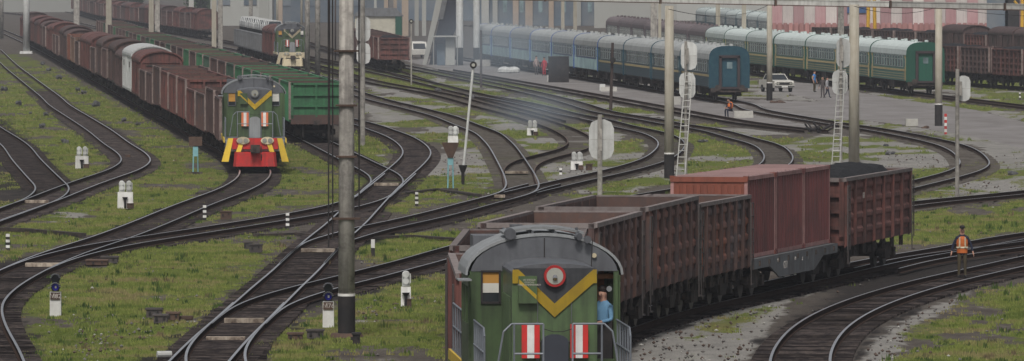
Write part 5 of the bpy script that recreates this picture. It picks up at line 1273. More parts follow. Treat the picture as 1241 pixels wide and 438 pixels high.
# pale blocks on the platform
def block(px, py, w, h, label, m='kerbst', depth=1.0, rough=False, ang=0.0):
    p = at(px, py, GZ); s = (py - HZ) / CH; mb = MB(); W_, H_ = w / s, h / s
    if rough:
        rg = random.Random(px)
        for k in range(7): mb.ball((rg.uniform(-.38, .38) * W_, rg.uniform(-.3, .3), H_ * .35), H_ * rg.uniform(.4, .6), 8, 5, 0, (1.5, 1.2, 1))
    else: mb.box((0, 0, H_ / 2), (W_, depth, H_), 0, taper=.97)
    mb.build('concrete_block', M[m], loc=p, rz=ang, label=label, category='concrete block')
block(901, 143, 24, 8.5, 'pale concrete block the seated worker sits on', depth=.9)
block(585, 80.5, 20, 8, 'pale concrete block behind the white leaning post'); block(618, 89, 23, 9, 'whitish heap on the platform near the aqua coaches', 'concw', rough=True)
block(738, 111, 20, 5.5, 'low pale block left of the dark wooden pole'); block(730, 110, 7, 8, 'upright whitish stone at the left end of the low block', 'concw'); block(820, 127, 10, 10, 'pale greenish block behind the ladder signal'); block(665.5, 99, 4.5, 8, 'small white stone at the foot of the black booth', 'white', depth=.3)
block(1105, 153, 15, 9, 'cracked pale stone slab beside the road near the loop', depth=.8)
# dark booth
b0 = at(677, 100, GZ); sb_ = (100 - HZ) / CH; bt = thing('black_booth', 'black soot-covered booth on the platform beside the aqua coaches', 'booth', b0)
MB().box((0, 0, 1.15), (25 / sb_, 1.6, 2.3)).build('wall', M['debris'], bt)
for k in range(5):
    for j in range(4): MB().box((-.78 + k * .39, -.82, .3 + j * .56), (.36, .05, .52)).build('panel', M['debris'], bt)
MB().box((0, 0, 2.36), (26 / sb_, 1.8, .12)).build('roof', M['debris'], bt)
# portal beam across the top
A, B = Vector(at(536, 232, 0)), None
bl = [(Vector((-4.5, 401.6, zat(0, -5.5, 401.6)))), Vector((33, 404.5, zat(0, 11.2, 404.5)))]
bt = thing('portal_beam', 'long grey steel beam spanning the top of the view on concrete poles', 'beam', bl[0])
d = bl[1] - bl[0]; nseg = 6
for k in range(nseg):
    a = d * (k / nseg); b = d * ((k + 1) / nseg) - d.normalized() * .04
    mb = MB(); X = Matrix.Translation(a) @ d.to_track_quat('X', 'Z').to_matrix().to_4x4(); L_ = (b - a).length
    mb.box((L_ / 2, 0, 0), (L_, .35, .26), 0, X); mb.box((L_ / 2, 0, .16), (L_, .42, .05), 0, X); mb.box((L_ / 2, 0, -.16), (L_, .42, .05), 1, X); mb.box((.05, 0, 0), (.1, .44, .42), 1, X); mb.build('beam_section', [M['mesh'], M['rustbox']], bt)
# overhead wires
def wire(p, q, sag, label, r=.018):
    p, q = Vector(p), Vector(q); pts = [p.lerp(q, t_) - Vector((0, 0, sag * 4 * t_ * (1 - t_))) for t_ in np.linspace(0, 1, 15)]
    MB().pipe(pts, r, 4).build('overhead_wire', M['black'], label=label, category='wire')
pA = at(1137, 153, 0); wire((pA.x, pA.y, 7.8), (34, 380, 8.2), .5, 'thin black wire falling from the road pole to the right edge')
p5 = at(810, 217, 0); p6 = at(932, 122, 0); wire((p5.x, p5.y, 8.3), (p6.x, p6.y, 7.5), .6, 'thin wire between the two black-footed poles right of centre')
p7 = at(1035, 199, 0); wire((p7.x, p7.y, 8.3), (pA.x, pA.y, 7.8), .4, 'thin wire between the broad pole and the road pole')

# ================================================================== cars
def car(label, px=None, py=None, rz=0.0, paint='carwhite', loc=None, near=True, group=None, scale=1.0):
    root = thing('parked_car', label, 'car', loc if loc is not None else at(px, py, GZ), rz, group)  # +x front
    mb = MB(); w = .80
    prof = [(-2.02, .35), (2.0, .35), (2.04, .62), (1.98, .88), (.95, .96), (-1.05, .98), (-1.98, .95), (-2.05, .7)]
    mb.prism(prof, -w, w, 0, axis='y'); mb.build('body', M[paint], root)
    ro = MB(); g0, g1 = .70, .60
    vs = [(.78, -g0, .96), (.78, g0, .96), (-1.25, g0, .98), (-1.25, -g0, .98), (.22, -g1, 1.38), (.22, g1, 1.38), (-.92, g1, 1.39), (-.92, -g1, 1.39)]
    ro.add(vs, [(0, 1, 5, 4), (1, 2, 6, 5), (2, 3, 7, 6), (3, 0, 4, 7)], 0); ro.build('window', M['glassd'], root)
    cr = MB(); cr.box((-.35, 0, 1.40), (1.2, 1.24, .06), 0)
    for x, x2 in ((.78, .22), (-1.25, -.92), (-.25, -.3)):
        for s in (-1, 1): cr.cyl((x, s * .705, .97), (x2, s * .605, 1.39), .035, 5)
    cr.build('roof', M[paint], root)
    for x in (-1.22, 1.24):
        for s in (-1, 1):
            wl = MB().cyl((x, s * .66, .29), (x, s * .82, .29), .29, 16).build('wheel', M['tyre'], root)
            if near: MB().cyl((x, s * .82, .29), (x, s * .83, .29), .16, 12).build('rim', M['chrome'], wl)
    if near:
        MB().box((2.03, 0, .68), (.03, 1.25, .22)).build('grille', M['black'], root)
        for s in (-1, 1):
            for y in (.50, .68): MB().cyl((2.02, s * y, .68), (2.06, s * y, .68), .085, 12).build('headlight', M['lens'], root)
        MB().box((2.08, 0, .45), (.08, 1.6, .12)).build('bumper', M['chrome'], root); MB().box((2.13, 0, .44), (.01, .5, .11)).build('number_plate', M['white'], root)
        for s in (-1, 1): MB().box((.5, s * .86, .98), (.1, .1, .08)).build('mirror', M['black'], root)
    root.scale = (scale,) * 3
    return root
car('small white boxy saloon car parked behind a black-footed pole', 941, 111.5, R(-74), scale=1.08)

# ================================================================== trains
def gon_near(a, t, paint, label, length, load=None, endstyle=0, zs=1.0):
    g = gondola(True, paint, label, load, length, endstyle, dict(redw='panred', brownw='panbrown', darkw='pandark', brown2='panrust')[paint if 'patches' not in label else 'brown2']); g.scale.z = zs; g['group'] = 'wagons of the right-hand train'; place(t, g, a); return g
t = TR['T17']; sideoff = -1.5   # image-left... +N is image-left for far->near order
LS = 1.5
def side_arc(t, px, lat, z=2.4, ylo=None, yhi=None):
    ylo = 192; return t.arc_px(px, lat, z, lo=None if yhi is None else t.arc_y(yhi), hi=None if ylo is None else t.arc_y(ylo))
SGN = 1.0  # N = ccw(T); T=(0,-1) -> N=(1,0): +N is the right-hand side in the picture
aL = t.arc_y(152.0)                      # front of the locomotive
lc = loco('near green shunting locomotive with yellow chevron and red-white panels', near=True, open_cab=True)
def place_front(t, root, a, back=11.5):
    p, q = t.pos(a - 2), t.pos(a - back + 1.5); ang = math.atan2(p[1] - q[1], p[0] - q[0]); dirv = (p - q) / np.linalg.norm(p - q)
    c = p + dirv * 2; root.location = (c[0], c[1], 0); root.rotation_euler.z = ang
place_front(t, lc, aL); lc.rotation_euler.z += R(1.4); lc.location.x += .07
a1017 = side_arc(t, 1017, 1.5, 2.4, 150, 260); a1107 = side_arc(t, 1106, 1.5, 2.4, 150, 300); a907 = side_arc(t, 907, 1.25, 2.6, 150, 250); a1005 = side_arc(t, 1005, 1.25, 2.6, 150, 260)
a844 = side_arc(t, 844, 1.5, 2.4, 150, 250); a782 = side_arc(t, 782, 1.5, 2.4, 150, 240); a719 = side_arc(t, 719, 1.5, 2.4, 150, 225); a904 = side_arc(t, 905, 1.5, 2.4, 150, 250); a842 = side_arc(t, 842, 1.5, 2.4, 150, 250); a775 = side_arc(t, 775, 1.5, 2.4, 150, 240)
print('arcs', [round(x, 1) for x in (aL, a719, a775, a782, a842, a844, a904, a907, a1005, a1017, a1107)])
gon_near(aL - 12.9 - 6.6, t, 'redw', 'red-brown empty gondola coupled directly behind the nearest locomotive', 11.9)
gon_near((aL - 12.9 - 13.0 + a719) / 2, t, 'redw', 'red-brown empty gondola second behind the nearest locomotive', 11.6)
gon_near((a719 + a775) / 2, t, 'brownw', 'dull brown gondola third behind the nearest locomotive', a719 - a775 - .5)
gon_near((a782 + a842) / 2, t, 'brownw', 'brown gondola with rust-red patches, fourth behind the nearest locomotive', a782 - a842, zs=1.02)
gon_near((a844 + a904) / 2, t, 'darkw', 'darkest sooty gondola, just in front of the orange container end', a844 - a904, zs=.95)
gon_near((a1017 + a1107) / 2, t, 'redw', 'rusty gondola heaped with black coal at the end of the near train', min(13.2, a1017 - a1107), 'coal', zs=.97)
# container flat wagon
fl_len = a907 - a1005 + .6; fa = (a907 + a1005) / 2
fw_ = thing('flat_wagon', 'grey flat wagon carrying three maroon containers', 'wagon', group='wagons of the right-hand train')
mb = MB(); mb.box((0, 0, 1.16), (fl_len, 2.9, .12)); mb.box((0, 0, .98), (fl_len - .1, .5, .35)); mb.build('deck', M['greyw'], fw_)
h2 = fl_len / 2
for s in (-1, 1):
    mb = MB(); mb.prism([(-h2, 1.22), (h2, 1.22), (h2, .92), (h2 - 2.6, .92), (h2 - 4.2, .52), (-h2 + 4.2, .52), (-h2 + 2.6, .92), (-h2, .92)], s * 1.40, s * 1.46, 0, axis='y'); sb_o = mb.build('side_sill', M['greyw'], fw_)
    if s > 0:
        rz_ = PI
        text('6251', .34, M['letter'], sb_o, (2.0, 1.463, .86), (PI / 2, 0, rz_)); text('60 т', .16, M['letter'], sb_o, (.3, 1.463, 1.0), (PI / 2, 0, rz_)); text('22', .16, M['letter'], sb_o, (-.9, 1.463, .95), (PI / 2, 0, rz_)); text('7', .16, M['letter'], sb_o, (-1.9, 1.463, .95), (PI / 2, 0, rz_))
        text('ЖД', .14, M['letter'], sb_o, (3.3, 1.463, 1.05), (PI / 2, 0, rz_))
    for k in range(9): MB().box((-h2 + .8 + k * (fl_len - 1.6) / 8, s * 1.48, 1.08), (.10, .05, .16)).build('stake_pocket', M['underg'], fw_)
for x in (-h2 + 1.9, h2 - 1.9): add_bogie(fw_, x)
add_couplers(fw_, h2 + .2); place(t, fw_, fa)
def container(label, L_, end='contor', ribs=True):
    root = thing('shipping_container', label, 'container', group='containers on the flat wagon'); H_, W_ = 2.55, 2.44; h = L_ / 2; n = int(L_ / .30)
    fr = MB()
    for sx in (-1, 1):
        for sy in (-1, 1): fr.box((sx * (h - .06), sy * (W_ / 2 - .05), H_ / 2), (.12, .1, H_))
    for z in (.07, H_ - .05):
        for sy in (-1, 1): fr.box((0, sy * (W_ / 2 - .03), z), (L_ - .24, .06, .12))
    fr.build('frame', M['contfr'], root)
    for sy in (-1, 1):
        prof = []; pitch = (L_ - .24) / n
        for k in range(n):
            x = -h + .12 + k * pitch; prof += [(x, 0), (x + pitch * .42, 0), (x + pitch * .5, -.07), (x + pitch * .92, -.07)]
        prof.append((h - .12, 0)); v = []; f = []
        for x, y in prof:
            for z in (.12, H_ - .1): v.append((x, sy * (W_ / 2 - .01 + y), z))
        for k in range(len(prof) - 1): f.append((2 * k, 2 * k + 2, 2 * k + 3, 2 * k + 1))
        MB().add(v, f).build('side_panel', M['contred'], root)
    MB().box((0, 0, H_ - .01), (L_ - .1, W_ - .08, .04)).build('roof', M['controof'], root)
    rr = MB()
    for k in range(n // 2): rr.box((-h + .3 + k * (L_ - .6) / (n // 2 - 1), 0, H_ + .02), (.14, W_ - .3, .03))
    rr.build('roof_corrugation', M['controof'], root)
    for s in (-1, 1):
        MB().box((s * (h - .02), 0, H_ / 2), (.03, W_ - .18, H_ - .2)).build('end_panel', M[end] if s > 0 else M['contred'], root)
        er = MB(); 
        for k in range(10): er.box((s * (h + .005), -W_ / 2 + .24 + k * (W_ - .48) / 9, H_ / 2 - .05), (.05, .11, H_ - .4))
        er.box((s * (h + .0), 0, H_ - .08), (.06, W_, .16)); er.box((s * h, 0, .08), (.06, W_, .16)); er.build('end_rib', M[end] if s > 0 else M['contred'], root)
    cc = MB()
    for sx in (-1, 1):
        for sy in (-1, 1):
            for z in (.06, H_ - .04): cc.box((sx * (h - .07), sy * (W_ / 2 - .06), z), (.17, .16, .13))
    cc.build('corner_casting', M['contor'] if end == 'contor' else M['contred'], root, kind='stuff'); return root
cl_ = fl_len / 3 - .22
for k, (lb, e) in enumerate((('container nearest the camera on the flat wagon, with bright orange-red end', 'contor'), ('middle maroon container of three on the flat wagon', 'contred'), ('maroon container farthest back, next to the coal wagon', 'contred'))):
    c = container(lb, cl_, e); off = (1 - k) * (cl_ + .2); q = t.pos(fa - 4.5); q2 = t.pos(fa + 4.5); dv = (q2 - q) / np.linalg.norm(q2 - q); cc_ = (q + q2) / 2 + dv * off
    c.location = (cc_[0], cc_[1], 1.24 - .01); c.rotation_euler.z = math.atan2(dv[1], dv[0])
# faint wagon numbers on the coal wagon (side toward the right)
for o in bpy.data.objects:
    if o.get('label', '').startswith('rusty gondola heaped'): text('601', .30, M['letter'], o, (3.2, 1.60, 2.75), (PI / 2, 0, PI), depth=.002); text('1', .30, M['letter'], o, (1.6, 1.60, 2.75), (PI / 2, 0, PI), depth=.002)
    if False: text('61048', .26, M['letter'], o, (.6, 1.60, 2.55), (PI / 2, 0, PI), depth=.002)

# driver in the open cab door
cabm = Matrix.Translation(lc.location) @ Matrix.Rotation(lc.rotation_euler.z, 4, 'Z')
dp = cabm @ Vector((-4.62, 1.26, 1.68 - .02))
drv = person('driver in a light blue shirt standing in the open cab doorway', loc=dp, top='blueshirt', legs='navy', pose='drive', rz=R(-35), fine=True, height=1.84)
person('worker in orange vest and dark cap walking by the lower right tracks', 1166, 337.5, top='navy', legs='khaki', pose='worker', cap='black', vest=True, fine=True, height=1.74)
person('worker in orange vest sitting on the pale concrete block', 886.5, 143.5, top='navy', legs='navy', pose='sit', vest=True, rz=R(-55), height=1.8)
person('man in a bright blue shirt standing by the green train', 987, 112, top='dbshirt', legs='khaki', height=1.82, rz=R(60), sleeves=False)
person('man in a grey brown jacket, middle of three on the road', 997, 119, top='greycloth', legs='greycloth', height=1.75, rz=R(-20))
person('person in a pale shirt striding off beside the grey-jacketed man', 1002.5, 119, top='palecloth', legs='navy', pose='walk', height=1.7, rz=R(70))
person('person in a pale pinkish shirt on the platform near the black booth', 650, 91, top='pinkcloth', legs='greycloth', height=1.85, rz=R(30))
person('person in a bright red top between the pink-shirted one and the booth', 659.5, 92, top='redcloth', legs='redcloth', height=1.8, rz=R(-30))

# left-hand train
t = TR['T3']; G3 = 'wagons of the long left-hand freight train'
a_ = t.arc_y(at(310, 206)[1]); l2 = loco('green shunting locomotive with red front and yellow chevron on the left track', near=False, open_cab=False)
place_front(t, l2, a_); a = a_ - 12.9
SEQ = [('g', 'brownw', 0, 12.7), ('g', 'brownw', .15, 12.7), ('g', 'darkw', .1, 12.7), ('g', 'redw', 0, 12.7), ('g', 'redw', 0, 12.7), ('g', 'redw', 0, 12.7), ('g', 'redw', 0, 12.7), ('g', 'darkw', .1, 12.7), ('g', 'brownw', 0, 12.7), ('g', 'brownw', 0, 12.7),
       ('b', 'redw', 0, 18), ('w', 'whitew', 0, 22), ('b', 'brownw', 0, 18), ('b', 'darkw', 0, 18), ('g', 'brownw', 0, 15), ('b', 'darkw', 0, 18), ('g', 'darkw', .1, 15), ('b', 'redw', 0, 18), ('b', 'redw', 0, 18),
       ('g', 'darkw', .1, 15), ('g', 'tanw', 0, 15), ('g', 'orangew', 0, 15), ('b', 'brownw', 0, 18), ('b', 'brownw', 0, 18), ('g', 'brownw', .1, 15), ('g', 'darkw', .1, 15), ('b', 'redw', 0, 18), ('b', 'redw', 0, 18), ('g', 'brownw', .1, 15), ('b', 'brownw', 0, 18),
       ('b', 'redw', 0, 18), ('b', 'brownw', 0, 18), ('b', 'redw', 0, 18), ('b', 'brownw', 0, 18), ('g', 'brownw', .1, 15), ('b', 'brownw', 0, 18), ('b', 'redw', 0, 18)]
ci = 0
for k, (ty, pt, coal, L_) in enumerate(SEQ):
    a -= L_ / 2 + .6
    ordl = ORD[k + 1]
    if ty == 'g': o = far_gondola(pt, f'{PN[pt]} gondola wagon, {ordl} behind the red-fronted locomotive', L_, G3, coal or None)
    elif ty == 'w': o = far_box(pt, 'long whitish corrugated boxcar, the only white one in the left train', L_, G3, True)
    else: o = far_box(pt, f'{PN[pt]} boxcar with rounded roof, {ordl} behind the red-fronted locomotive', L_, G3)
    place(t, o, a); o.scale = (1, 1, random.choice((.90, .97, 1.04, 1.08) if ty == 'g' else (.96, 1.02, 1.06))); a -= L_ / 2 + .85
    if a < 10: break
# green train
t = TR['T6']; G6 = 'wagons of the green freight train'
a = t.arc_y(at(385, 170.5)[1])
GS = ['greenw'] * 6 + ['dgreenw', 'darkw', 'darkw', 'dgreenw', 'greenw', 'darkw', 'greenw', 'brownw', 'darkw', 'dgreenw', 'darkw', 'brownw', 'greenw', 'dgreenw', 'darkw', 'greenw', 'brownw', 'darkw', 'dgreenw', 'darkw', 'brownw', 'darkw', 'greenw', 'darkw', 'brownw', 'darkw', 'dgreenw', 'darkw', 'brownw', 'darkw']
for k, pt in enumerate(GS):
    L_ = 12.7 if k < 6 else 14.5
    a -= L_ / 2 + .6; o = far_gondola(pt, f'{PN[pt]} empty gondola, {ORD[k + 1]} from the front of the green freight train', L_, G6, None, endstyle=1 if k < 6 else 0); place(t, o, a); a -= L_ / 2 + .6
    if a < 10: break
# far locomotive with boxcar and car carrier
t = TR['T20']; a_ = t.arc_y(at(347, 82.5)[1]); l3 = copy_tree(l2); place_front(t, l3, a_)
l3['label'] = 'farthest green locomotive with pale cream chevron, behind the green wagons'
for ch in [l3] + list(l3.children_recursive):
    for sl_ in ch.material_slots:
        mm = sl_.material; nm_ = {M['yellow']: M['cream'], M['orange']: M['red']}.get(mm)
        if ch.name.startswith('bumper_beam') or ch.name.startswith('plough'): nm_ = M['cream']
        if nm_: sl_.link = 'OBJECT'; sl_.material = nm_
a = a_ - 13; G20 = 'wagons behind the farthest locomotive'
for k in range(2):
    a -= 8.5; o = far_box('redw', f'red-brown boxcar, {ORD[k + 1]} behind the farthest locomotive', 14.0, G20); place(t, o, a); a -= 8
def carrier(label):
    L_ = 21.; root = thing('car_carrier_wagon', label, 'wagon', group=G20); mb = MB()
    mb.box((0, 0, 1.15), (L_, 3.0, .2)); mb.box((0, 0, 2.95), (L_, 3.0, .12))
    for s in (-1, 1):
        for k in range(10): mb.box((-L_ / 2 + .1 + k * (L_ - .2) / 9, s * 1.5, 2.1), (.12, .1, 1.8))
    mb.build('deck', M['greyw'], root)
    for x in (-8, 8): add_bogie(root, x)
    return root
proto = None; kk = 0
for w_ in range(4):
    a -= 11; c = carrier(f'double-deck car carrier, {ORD[w_ + 1]} behind the red-brown boxcars'); place(t, c, a); bpy.context.view_layer.update()
    Mx = Matrix.Translation(c.location) @ Matrix.Rotation(c.rotation_euler.z, 4, 'Z')
    for lv, z in enumerate((1.25, 3.01)):
        for k in range(4):
            p = Mx @ Vector((-7.8 + k * 5.2, 0, z)); kk += 1
            if proto is None: proto = car('', loc=p, near=False, paint='whitew'); o = proto
            else: o = copy_tree(proto)
            o.location = p; o.rotation_euler.z = c.rotation_euler.z; o['group'] = 'cars loaded on the car carriers'
            o['label'] = f"pale new car {('on the lower', 'on the upper')[lv]} deck, {ORD[4 - k]} from the front of the {ORD[w_ + 1]} car carrier"; o.scale = (1.05, 1.1, 1.08)
    a -= 11
# red freight line behind the green wagons
t = TR['T21']; a = t.d[-1] - 30; a = t.arc_y(at(255, 46)[1]); S21 = ['redw', 'brownw', 'darkw', 'redw', 'redw', 'darkw', 'brownw', 'darkw', 'redw', 'brownw', 'redw', 'darkw', 'redw', 'brownw', 'darkw', 'redw', 'brownw', 'redw']
S21 = (S21 * 3)[:36]
for k, pt in enumerate(S21):
    bx = k % 3 == 0 or k % 5 == 3; L_ = 18 if bx else 15; a -= L_ / 2 + .6
    o = far_box(pt, f'{PN[pt]} boxcar, {ORD[k + 1]} from the near end of the red line behind the green wagons', L_, 'far red freight wagons') if bx else far_gondola(pt, f'{PN[pt]} gondola, {ORD[k + 1]} from the near end of the red line behind the green wagons', L_, 'far red freight wagons', .2)
    place(t, o, a); a -= L_ / 2 + .6
    if a < 20: break
# wagons in the middle distance ending with the red gondola
t = TR['T22']; a = t.arc_y(at(475, 86)[1])
for k, pt in enumerate(['redw', 'redw', 'darkw', 'darkw', 'darkw', 'darkw', 'brownw', 'darkw', 'darkw']):
    a -= 7; o = far_gondola(pt, f'{PN[pt]} gondola, {ORD[k + 1]} from the free end of the line right of the nearest pole', GB, 'wagons right of the nearest pole', .12 if k else .3); place(t, o, a); a -= 7
    if a < 8: break
# right-hand freight rows
t = TR['FR']; FRP = ['brownw', 'redw', 'brownw', 'redw', 'brownw', 'brownw', 'redw', 'darkw']
a = t.arc_px(1280, 1.5, 2.4)
a = t.arc_px(1284, -1.5, 2.4)
for k, pt in enumerate(FRP[:7]):
    aa = a; a -= 7; o = far_gondola(pt, f'{PN[pt]} gondola, {ORD[k + 1]} from the right edge in the front freight row at right', GB, 'front freight row at the right', .3 if k % 2 else None); place(t, o, a); a -= 7
t = TR['FR2']; a = t.arc_px(1290, -1.5, 2.4)
for k, (ty, pt) in enumerate([('b', 'brownw'), ('b', 'brownw'), ('b', 'brownw'), ('g', 'redw'), ('b', 'brownw'), ('g', 'darkw'), ('g', 'brownw'), ('g', 'darkw'), ('g', 'brownw'), ('g', 'darkw'), ('g', 'darkw')]):
    L_ = 14.0 if ty == 'b' else GB
    a -= L_ / 2 + .6; lb = f'{PN[pt]} {"boxcar" if ty == "b" else "gondola"}, {ORD[k + 1]} from the right edge in the back freight row'
    o = far_box(pt, lb, L_, 'back freight row at the right') if ty == 'b' else far_gondola(pt, lb, L_, 'back freight row at the right', .35 if k % 2 else .1); place(t, o, a); a -= L_ / 2 + .6
# passenger trains
def coaches(t, specs, a0, group):
    a = a0; protos = {}
    for k, (key, lb) in enumerate(specs):
        a -= 12.27
        if key not in protos: o = coach(lb, group=group, **LIV[key]); protos[key] = o
        else: o = copy_tree(protos[key]); o['label'] = lb
        place2(t, o, a); a -= 12.27
def place2(t, root, a):
    p, q = t.pos(a - 8.5), t.pos(a + 8.5); c = (p + q) / 2; root.location = (c[0], c[1], 0); root.rotation_euler.z = math.atan2(q[1] - p[1], q[0] - p[0])
LIV = dict(blue=dict(side='coachb', roof='roofgr', stripe='beige', end='coachbl', gang='rubber'), aqua=dict(side='coachaq', upper='coachlb', roof='roofgr', stripe=None, end='gangblue', gang='gangblue'),
           green=dict(side='coachg', roof='roofpale', end='coachend'), brown=dict(side='coachbr', roof='roofbr', stripe=None, end='coachbr'), pale=dict(side='coachb', roof='roofpale', stripe=None, end='coachb'))
t = TR['T15']; a0 = t.arc_y(at(883, 122)[1])
coaches(t, [('blue', 'grey-blue passenger coach with the bright blue end wall at the platform end')] + [('blue', f'grey-blue passenger coach with beige stripe, {ORD[k]} from the blue end wall') for k in (2, 3, 4)] + [('aqua', f'pale aqua passenger coach, {ORD[k]} from the front of the aqua part') for k in (1, 2, 3, 4, 5, 6)], a0, 'coaches of the blue passenger train')
MB().box((12.03, 0.02, 2.78), (.02, .46, .34)).build('green_plate', mat('green plate', (.1, .5, .25), .5), [o for o in bpy.data.objects if o.get('label', '').startswith('grey-blue passenger coach with the bright')][0])
t = TR['PT2']; a0 = t.arc_y(at(1121, 114)[1])
coaches(t, [('green', 'green passenger coach with pale roof, the near end with its door showing')] + [('green', f'green passenger coach with pale roof, {ORD[k]} from the near end') for k in (2, 3, 4, 5, 6, 7)] + [('brown', f'dull brown passenger coach, {ORD[k]} behind the green coaches') for k in range(1, 8)], a0, 'coaches of the green passenger train')
t = TR['PT4']; coaches(t, [('pale', f'pale roofed passenger coach of the farthest coach row, {ORD[k]} from its right end') for k in range(1, 10)], t.d[-1] - 60, 'coaches of the farthest row')

# ================================================================== buildings behind
def wall_px(x0, x1, ytop, ybase, depth_row): pass
def bld(label, cat='building', loc=(0, 0, 0), name='industrial_building'): return thing(name, label, cat, loc)
# striped pink and white hall at the right
y0 = at(1000, 64)[1]; s0 = F / y0; X = lambda px, Y: (px - 620.5) / F * Y
hb_ = bld('long pink and white striped hall at the top right', name='striped_hall', loc=(X(935, y0), y0, GZ))
n = 30; wid = X(1330, y0) - X(935, y0)
MB().box((wid / 2, 3.2, 6), (wid, 6, 12)).build('wall', M['palewall'], hb_)
for k in range(n): MB().box(((k + .5) * wid / n, .1, 8.0), (wid / n - .03, .16, 8.6), 0).build('panel', M['pink' if k % 2 == 0 else 'stripew'], hb_)
for k in range(n * 2):
    MB().box(((k + .5) * wid / n / 2, -.6, 2.6), (wid / n / 2 - .22, .25, 2.6), 0).build('corrugation', M['pinkl'], hb_)
MB().box((wid / 2, -.3, 2.5), (wid, .3, 2.45)).build('lower_wall', M['pinkl'], hb_)
for px_ in (1032, 1044): MB().box((X(px_, y0) - X(935, y0), -.05, zat(0, 12, y0) - GZ), (1.1, .2, .8)).build('window', M['bluewin'], hb_)
MB().box((X(1208, y0) - X(935, y0), -.85, 4), (2.6, .3, 8)).build('sliding_door', M['indwall'], hb_); MB().box((X(1226, y0) - X(935, y0), -.85, 4), (1.8, .3, 8)).build('door_opening', M['black'], hb_)
# teal gabled hut
y1 = at(950, 62)[1]; z0_, z1_ = zat(0, 33, y1), zat(0, 20.5, y1); hx = X(952, y1); hw = 18 / F * y1
hh = bld('small hut with a teal gabled roof behind the green coaches', loc=(hx, y1, GZ), name='gabled_hut')
MB().box((0, 2, (z0_ - GZ) / 2), (hw * 1.7, 4, z0_ - GZ)).build('wall', M['palewall'], hh)
MB().prism([(-hw, z0_ - GZ - .02), (hw, z0_ - GZ - .02), (0, z1_ - GZ)], -.3, 4.3, 0, axis='y').build('roof', M['teal'], hh); MB().box((0, -.32, z0_ - GZ + .35), (.5, .05, .3)).build('vent', M['black'], hh)
# yellow crane legs
for i_, (xa, xb, l) in enumerate(((1051, 1054, 'yellow crane leg, left one of a pair at the top right'), (1061, 1058, 'yellow crane leg, right one of a pair at the top right'), (1238, 1240, 'yellow crane leg at the far right edge'))):
    Y = y0 - 45; cr_ = thing('gantry_crane', l, 'crane', (X(xa, Y), Y, GZ)); MB().cyl((0, 0, 0), (X(xb, Y) - X(xa, Y), 0, 13), .22, 6).build('leg', M['crane'], cr_)
    if i_ == 2: MB().cyl((X(1229, Y) - X(xa, Y), 0, 6.8), (0, 0, 5.8), .15, 6).build('brace', M['crane'], cr_)
# blue-grey industrial hall with tan pilasters behind the aqua coaches
Y = at(700, 30)[1]; ih = bld('blurred blue-grey industrial hall with tan pilasters behind the aqua coaches', loc=(X(575, Y), Y, GZ)); wid = X(820, Y) - X(575, Y)
MB().box((wid / 2, 5, 8), (wid, 10, 16)).build('wall', M['indwall'], ih)
for px_, w_, m_ in ((588, 9, 'palewall'), (600, 6, 'palewall'), (625, 7, 'indcol'), (641, 9, 'indcol'), (668, 6, 'indcol'), (700, 8, 'palewall'), (730, 7, 'indcol'), (757, 7, 'indcol'), (790, 8, 'palewall')):
    MB().box((X(px_, Y) - X(575, Y), -.3, 8), (w_ / F * Y, .8, 16)).build('pilaster', M[m_], ih)
for px_ in (612, 632, 655, 683, 715): MB().box((X(px_, Y) - X(575, Y), -.03, 6), (5 / F * Y, .1, 7)).build('window', M['glassb'], ih)
rw = bld('low pale wall with small windows at the top centre right', loc=(X(700, Y * .96), Y * .96, GZ)); w2 = X(800, Y * .96) - X(700, Y * .96)
MB().box((w2 / 2 + 3, 2, 3.4), (w2, 3, 6.8)).build('wall', M['palewall'], rw)
for k in range(9): MB().box((3 + k * 1.9, .45, 5.9), (.9, .1, 1.0)).build('window', M['indwall'], rw)
# shed with pale wall and green corner post
Y = at(460, 44)[1]; sh_ = bld('low cream shed with grey roof and green end behind the red wagon', loc=(X(430, Y), Y, GZ), name='cream_shed'); w3 = X(487, Y) - X(430, Y)
zr, zt_ = zat(0, 20, Y) - GZ, zat(0, 10, Y) - GZ
MB().box((w3 / 2, 3, zr / 2), (w3, 6, zr)).build('wall', M['shedwall'], sh_); MB().prism([(-.4, zr), (w3 + .2, zr), (w3 - 1, zt_), (1, zt_)], -.3, 6.3, 0, axis='y').build('roof', M['greyw'], sh_); MB().box((w3 - .5, -.1, zr / 2), (1, .3, zr)).build('end_post', M['coachend'], sh_)
# columns of a gantry in the hazy middle
for px_, w_, m_, l in ((491, 8, 'indcol', 'wide tan column behind the red wagon end'), (505, 5, 'palewall', 'pale column right of the wide tan column'), (514, 5, 'palewall', 'grey column just left of the dark footbridge stair'), (479, 4, 'indcol', 'slim tan column above the cream shed'), (340, 5, 'indcol', 'tan column above the farthest locomotive'), (320, 12, 'palewall', 'wide pale grey column above the farthest red boxcar'), (468, 5, 'indcol', 'slim tan column left over the cream shed roof'), (455, 3, 'palewall', 'narrow pale column over the cream shed'), (232, 6, 'palewall', 'pale column above the far red wagons')):
    Y = at(px_, 42)[1]; MB().box((0, 0, 7), (w_ / F * Y, .9, 14)).build('gantry_column', M[m_], loc=(X(px_, Y), Y, GZ), label=l, category='column')
